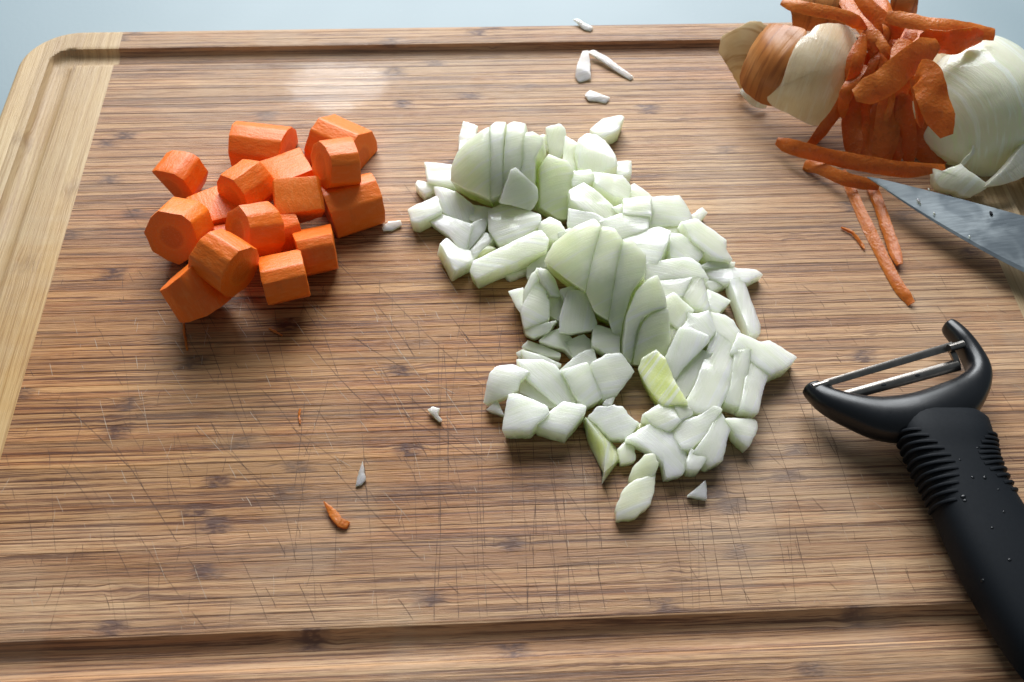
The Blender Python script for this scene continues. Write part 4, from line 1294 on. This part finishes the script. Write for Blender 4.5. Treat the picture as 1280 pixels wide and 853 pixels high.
def peeler():
    pe = empty('vegetable_peeler', P(1190, 600, 0))
    tag(pe, 'black rubber-handled swivel peeler with a slotted steel blade', 'peeler')
    # yoke: swept along a U
    yk = [(1011,481,9,3.0,3.6), (1020,491,9.5,3.6,4.2), (1036,502,10,4.5,5.0), (1065,514,10.5,5.7,6), (1105,524,11,7.6,6.8), (1150,522,11.5,8.6,7.4), (1190,506,11.5,8.0,7),
          (1214,486,11.5,5.8,5.8), (1223,465,11.5,4.1,5.0), (1214,443,11,3.6,4.6), (1200,423,11,3.3,4.2), (1188,410,10.5,2.8,3.6), (1182,404,10.5,1.8,2.6)]
    path = catmull([P(x, y, z / 1000) for x, y, z, a, b in yk], 6)
    ra = catmull([Vector((a / 1000, b / 1000, 0)) for x, y, z, a, b in yk], 6)
    rings = []
    k = len(path)
    for i, p in enumerate(path):
        t = (path[min(i + 1, k - 1)] - path[max(i - 1, 0)]); t.z *= 0.3; t.normalize()
        s = Vector((-t.y, t.x, 0)).normalized()
        u = Vector((0, 0, 1))
        cap = 0.25 if i in (0, k - 1) else (0.75 if i in (1, k - 2) else 1)
        a, b = ra[i].x * cap, ra[i].y * cap
        rings.append([p + s * (a * math.copysign(abs(math.cos(w)) ** 0.8, math.cos(w))) + u * (b * math.copysign(abs(math.sin(w)) ** 0.8, math.sin(w))) for w in [j / 24 * 2 * math.pi for j in range(24)]])
    o = link('yoke', mesh('yoke', *loft(rings)), M_PLASTIC); adopt(o, pe); fixnormals(o)
    # handle: axis and half widths in the board plane
    ax = [(1174,515,11.5,15.6,6.6), (1181,545,12,15.4,8.4), (1190,575,12,14.0,8.8), (1204,605,12,13.2,9.2), (1222,640,12,13.4,9.6), (1246,685,12,14.2,10.0), (1272,728,12,14.8,10.2), (1300,775,12,14.6,10), (1328,820,12,13.5,9.5), (1352,858,12,11,8.5), (1366,880,12,6,6)]
    pts = [P(x, y, z / 1000) for x, y, z, a, b in ax]
    path = catmull(pts, 6)
    ra = catmull([Vector((a / 1000, b / 1000, 0)) for x, y, z, a, b in ax], 6)
    rings = []
    k = len(path)
    frames = []
    for i, p in enumerate(path):
        t = (path[min(i + 1, k - 1)] - path[max(i - 1, 0)]); t.z = 0; t.normalize()
        s = Vector((-t.y, t.x, 0)).normalized()      # to the right-hand side of the picture
        cap = 0.82 if i == 0 else (0.93 if i == 1 else 1)
        if i == k - 1: cap = 0.3
        a, b = ra[i].x * cap, ra[i].y * cap
        frames.append((p, t, s, a, b))
        rings.append([p + s * (a * math.copysign(abs(math.cos(w)) ** 0.75, math.cos(w))) + Vector((0, 0, 1)) * (b * math.copysign(abs(math.sin(w)) ** 0.7, math.sin(w))) for w in [j / 32 * 2 * math.pi for j in range(32)]])
    o = link('handle', mesh('handle', *loft(rings)), M_RUBBER); adopt(o, pe); fixnormals(o)
    hv, hf = loft(rings)
    bv = BVHTree.FromPolygons([tuple(p) for p in hv], hf)
    for x, y, q in ((1204, 621, .7), (1206, 626, .5), (1231, 597, .6), (1216, 597, .45), (1228, 726, .5), (1240, 660, .4), (1255, 640, .4), (1262, 700, .5), (1222, 560, .35), (1200, 575, .35), (1248, 612, .35)):
        h = bv.ray_cast(CAM, ray(x, y).normalized())
        if h[0] is None: continue
        bm = bmesh.new()
        bmesh.ops.create_icosphere(bm, subdivisions=2, radius=q / 1000, matrix=Matrix.Translation(h[0]) @ h[1].to_track_quat('Z', 'Y').to_matrix().to_4x4() @ Matrix.Diagonal((1, 1.3, 0.5, 1)))
        me = bpy.data.meshes.new('water_drop'); bm.to_mesh(me); bm.free()
        for pl in me.polygons: pl.use_smooth = True
        adopt(link('water_drop', me, M_PLASTIC), pe)
    # soft fins on both flanks
    tot = 11
    for sgn in (-1, 1):
        for q in range(tot):
            fi = 6 + q * 1.55
            i = int(fi); fr = fi - i
            p0, t, s, a, b = frames[i]
            p1 = frames[i + 1][0]
            p = p0.lerp(p1, fr)
            span = math.sin(math.pi * (q + 1.2) / (tot + 1.4))
            v, f = [], []
            rr = []
            na = 13
            for j in range(na):
                w = R(-30 + (70 + 38 * span) * j / (na - 1))
                cw, sw = math.cos(w), math.sin(w)
                c = p + s * (sgn * a * abs(cw) ** 0.75 * (1 if cw > 0 else -1)) + Vector((0, 0, 1)) * (b * math.copysign(abs(sw) ** 0.7, sw))
                out = (s * sgn * cw + Vector((0, 0, 1)) * sw).normalized()
                ed = math.sin(math.pi * (j + 0.4) / (na - 0.2))
                h = 0.0012 * ed ** 0.5
                th = 0.00062
                c = c + t * (0.0022 * (j / (na - 1)))
                rr.append([c - t * th - out * 0.0006, c - t * th * 0.8 + out * h * 0.8, c + out * h, c + t * th * 0.8 + out * h * 0.8, c + t * th - out * 0.0006])
            vv, ff = loft(rr)
            o = link('grip_fin', mesh('grip_fin', vv, ff, True, 60), M_RUBBER); adopt(o, pe); fixnormals(o)
    # blade: a long frame with a slot, curved across
    b = empty('x', (0, 0, 0)); bpy.data.objects.remove(b)
    A, B_ = P(1031, 480, 0.0125), P(1190, 433, 0.0125)
    d = (B_ - A).normalized(); Ld = (B_ - A).length
    C_ = P(1052, 495, 0.0105)
    per = C_ - A; per -= d * per.dot(d); wd = per.length; per.normalize()
    per2 = P(1192, 457, 0.0105) - B_; per2 -= d * per2.dot(d); wd2 = per2.length
    nrm = d.cross(per)
    if nrm.z < 0: nrm = -nrm
    def strip(name, u0, u1, w0, w1, hgt, th=0.0005, crown=0.0004, hole=()):
        n, m = 40, 6
        v, f = [], []
        rr = []
        for i in range(n + 1):
            t = u0 + (u1 - u0) * i / n
            wscale = (wd + (wd2 - wd) * t)
            top, bot = [], []
            for j in range(m):
                u = j / (m - 1)
                c = A + d * (Ld * t) + per * (w0 + (w1 - w0) * u) * wscale + nrm * (hgt + crown * (1 - (2 * u - 1) ** 2))
                top.append(c + nrm * th); bot.append(c - nrm * th)
            rr.append(top + bot[::-1])
        vv, ff = loft(rr)
        o = link(name, mesh(name, vv, ff, True, 35), M_STEEL); fixnormals(o)
        return o
    bl = strip('blade', -0.01, 1.0, -0.22, 0.22, 0.0004)
    adopt(bl, pe)
    for o in (strip('cutting_edge', 0.02, 0.985, 0.74, 1.36, 0.0, crown=0.0009), strip('end_bridge', -0.01, 0.035, 0.19, 1.1, 0.0002), strip('end_bridge', 0.955, 0.998, 0.19, 1.1, 0.0002)):
        o.parent = bl
    # small slots in the cutting edge, pivot pins
    for x, y in ((1105, 481), (1147, 469)):
        q = Pp(x, y, A + per * wd + nrm * 0.0016, nrm)
        bm = bmesh.new()
        bmesh.ops.create_icosphere(bm, subdivisions=2, radius=0.0007, matrix=Matrix.Translation(q) @ Matrix.Diagonal((1.3, 0.9, 0.25, 1)))
        me = bpy.data.meshes.new('slot_mark'); bm.to_mesh(me); bm.free()
        adopt(link('slot_mark', me, M_RUBBER), pe)
    for (x, y, z) in ((1195, 433, .0145), (1025, 482, .0125)):
        q = P(x, y, z)
        bm = bmesh.new()
        bmesh.ops.create_cone(bm, segments=16, radius1=0.0014, radius2=0.0014, depth=0.006, cap_ends=True, matrix=Matrix.Translation(q) @ d.to_track_quat('Z', 'Y').to_matrix().to_4x4())
        me = bpy.data.meshes.new('pivot_pin'); bm.to_mesh(me); bm.free()
        adopt(link('pivot_pin', me, M_STEEL), pe)
peeler()
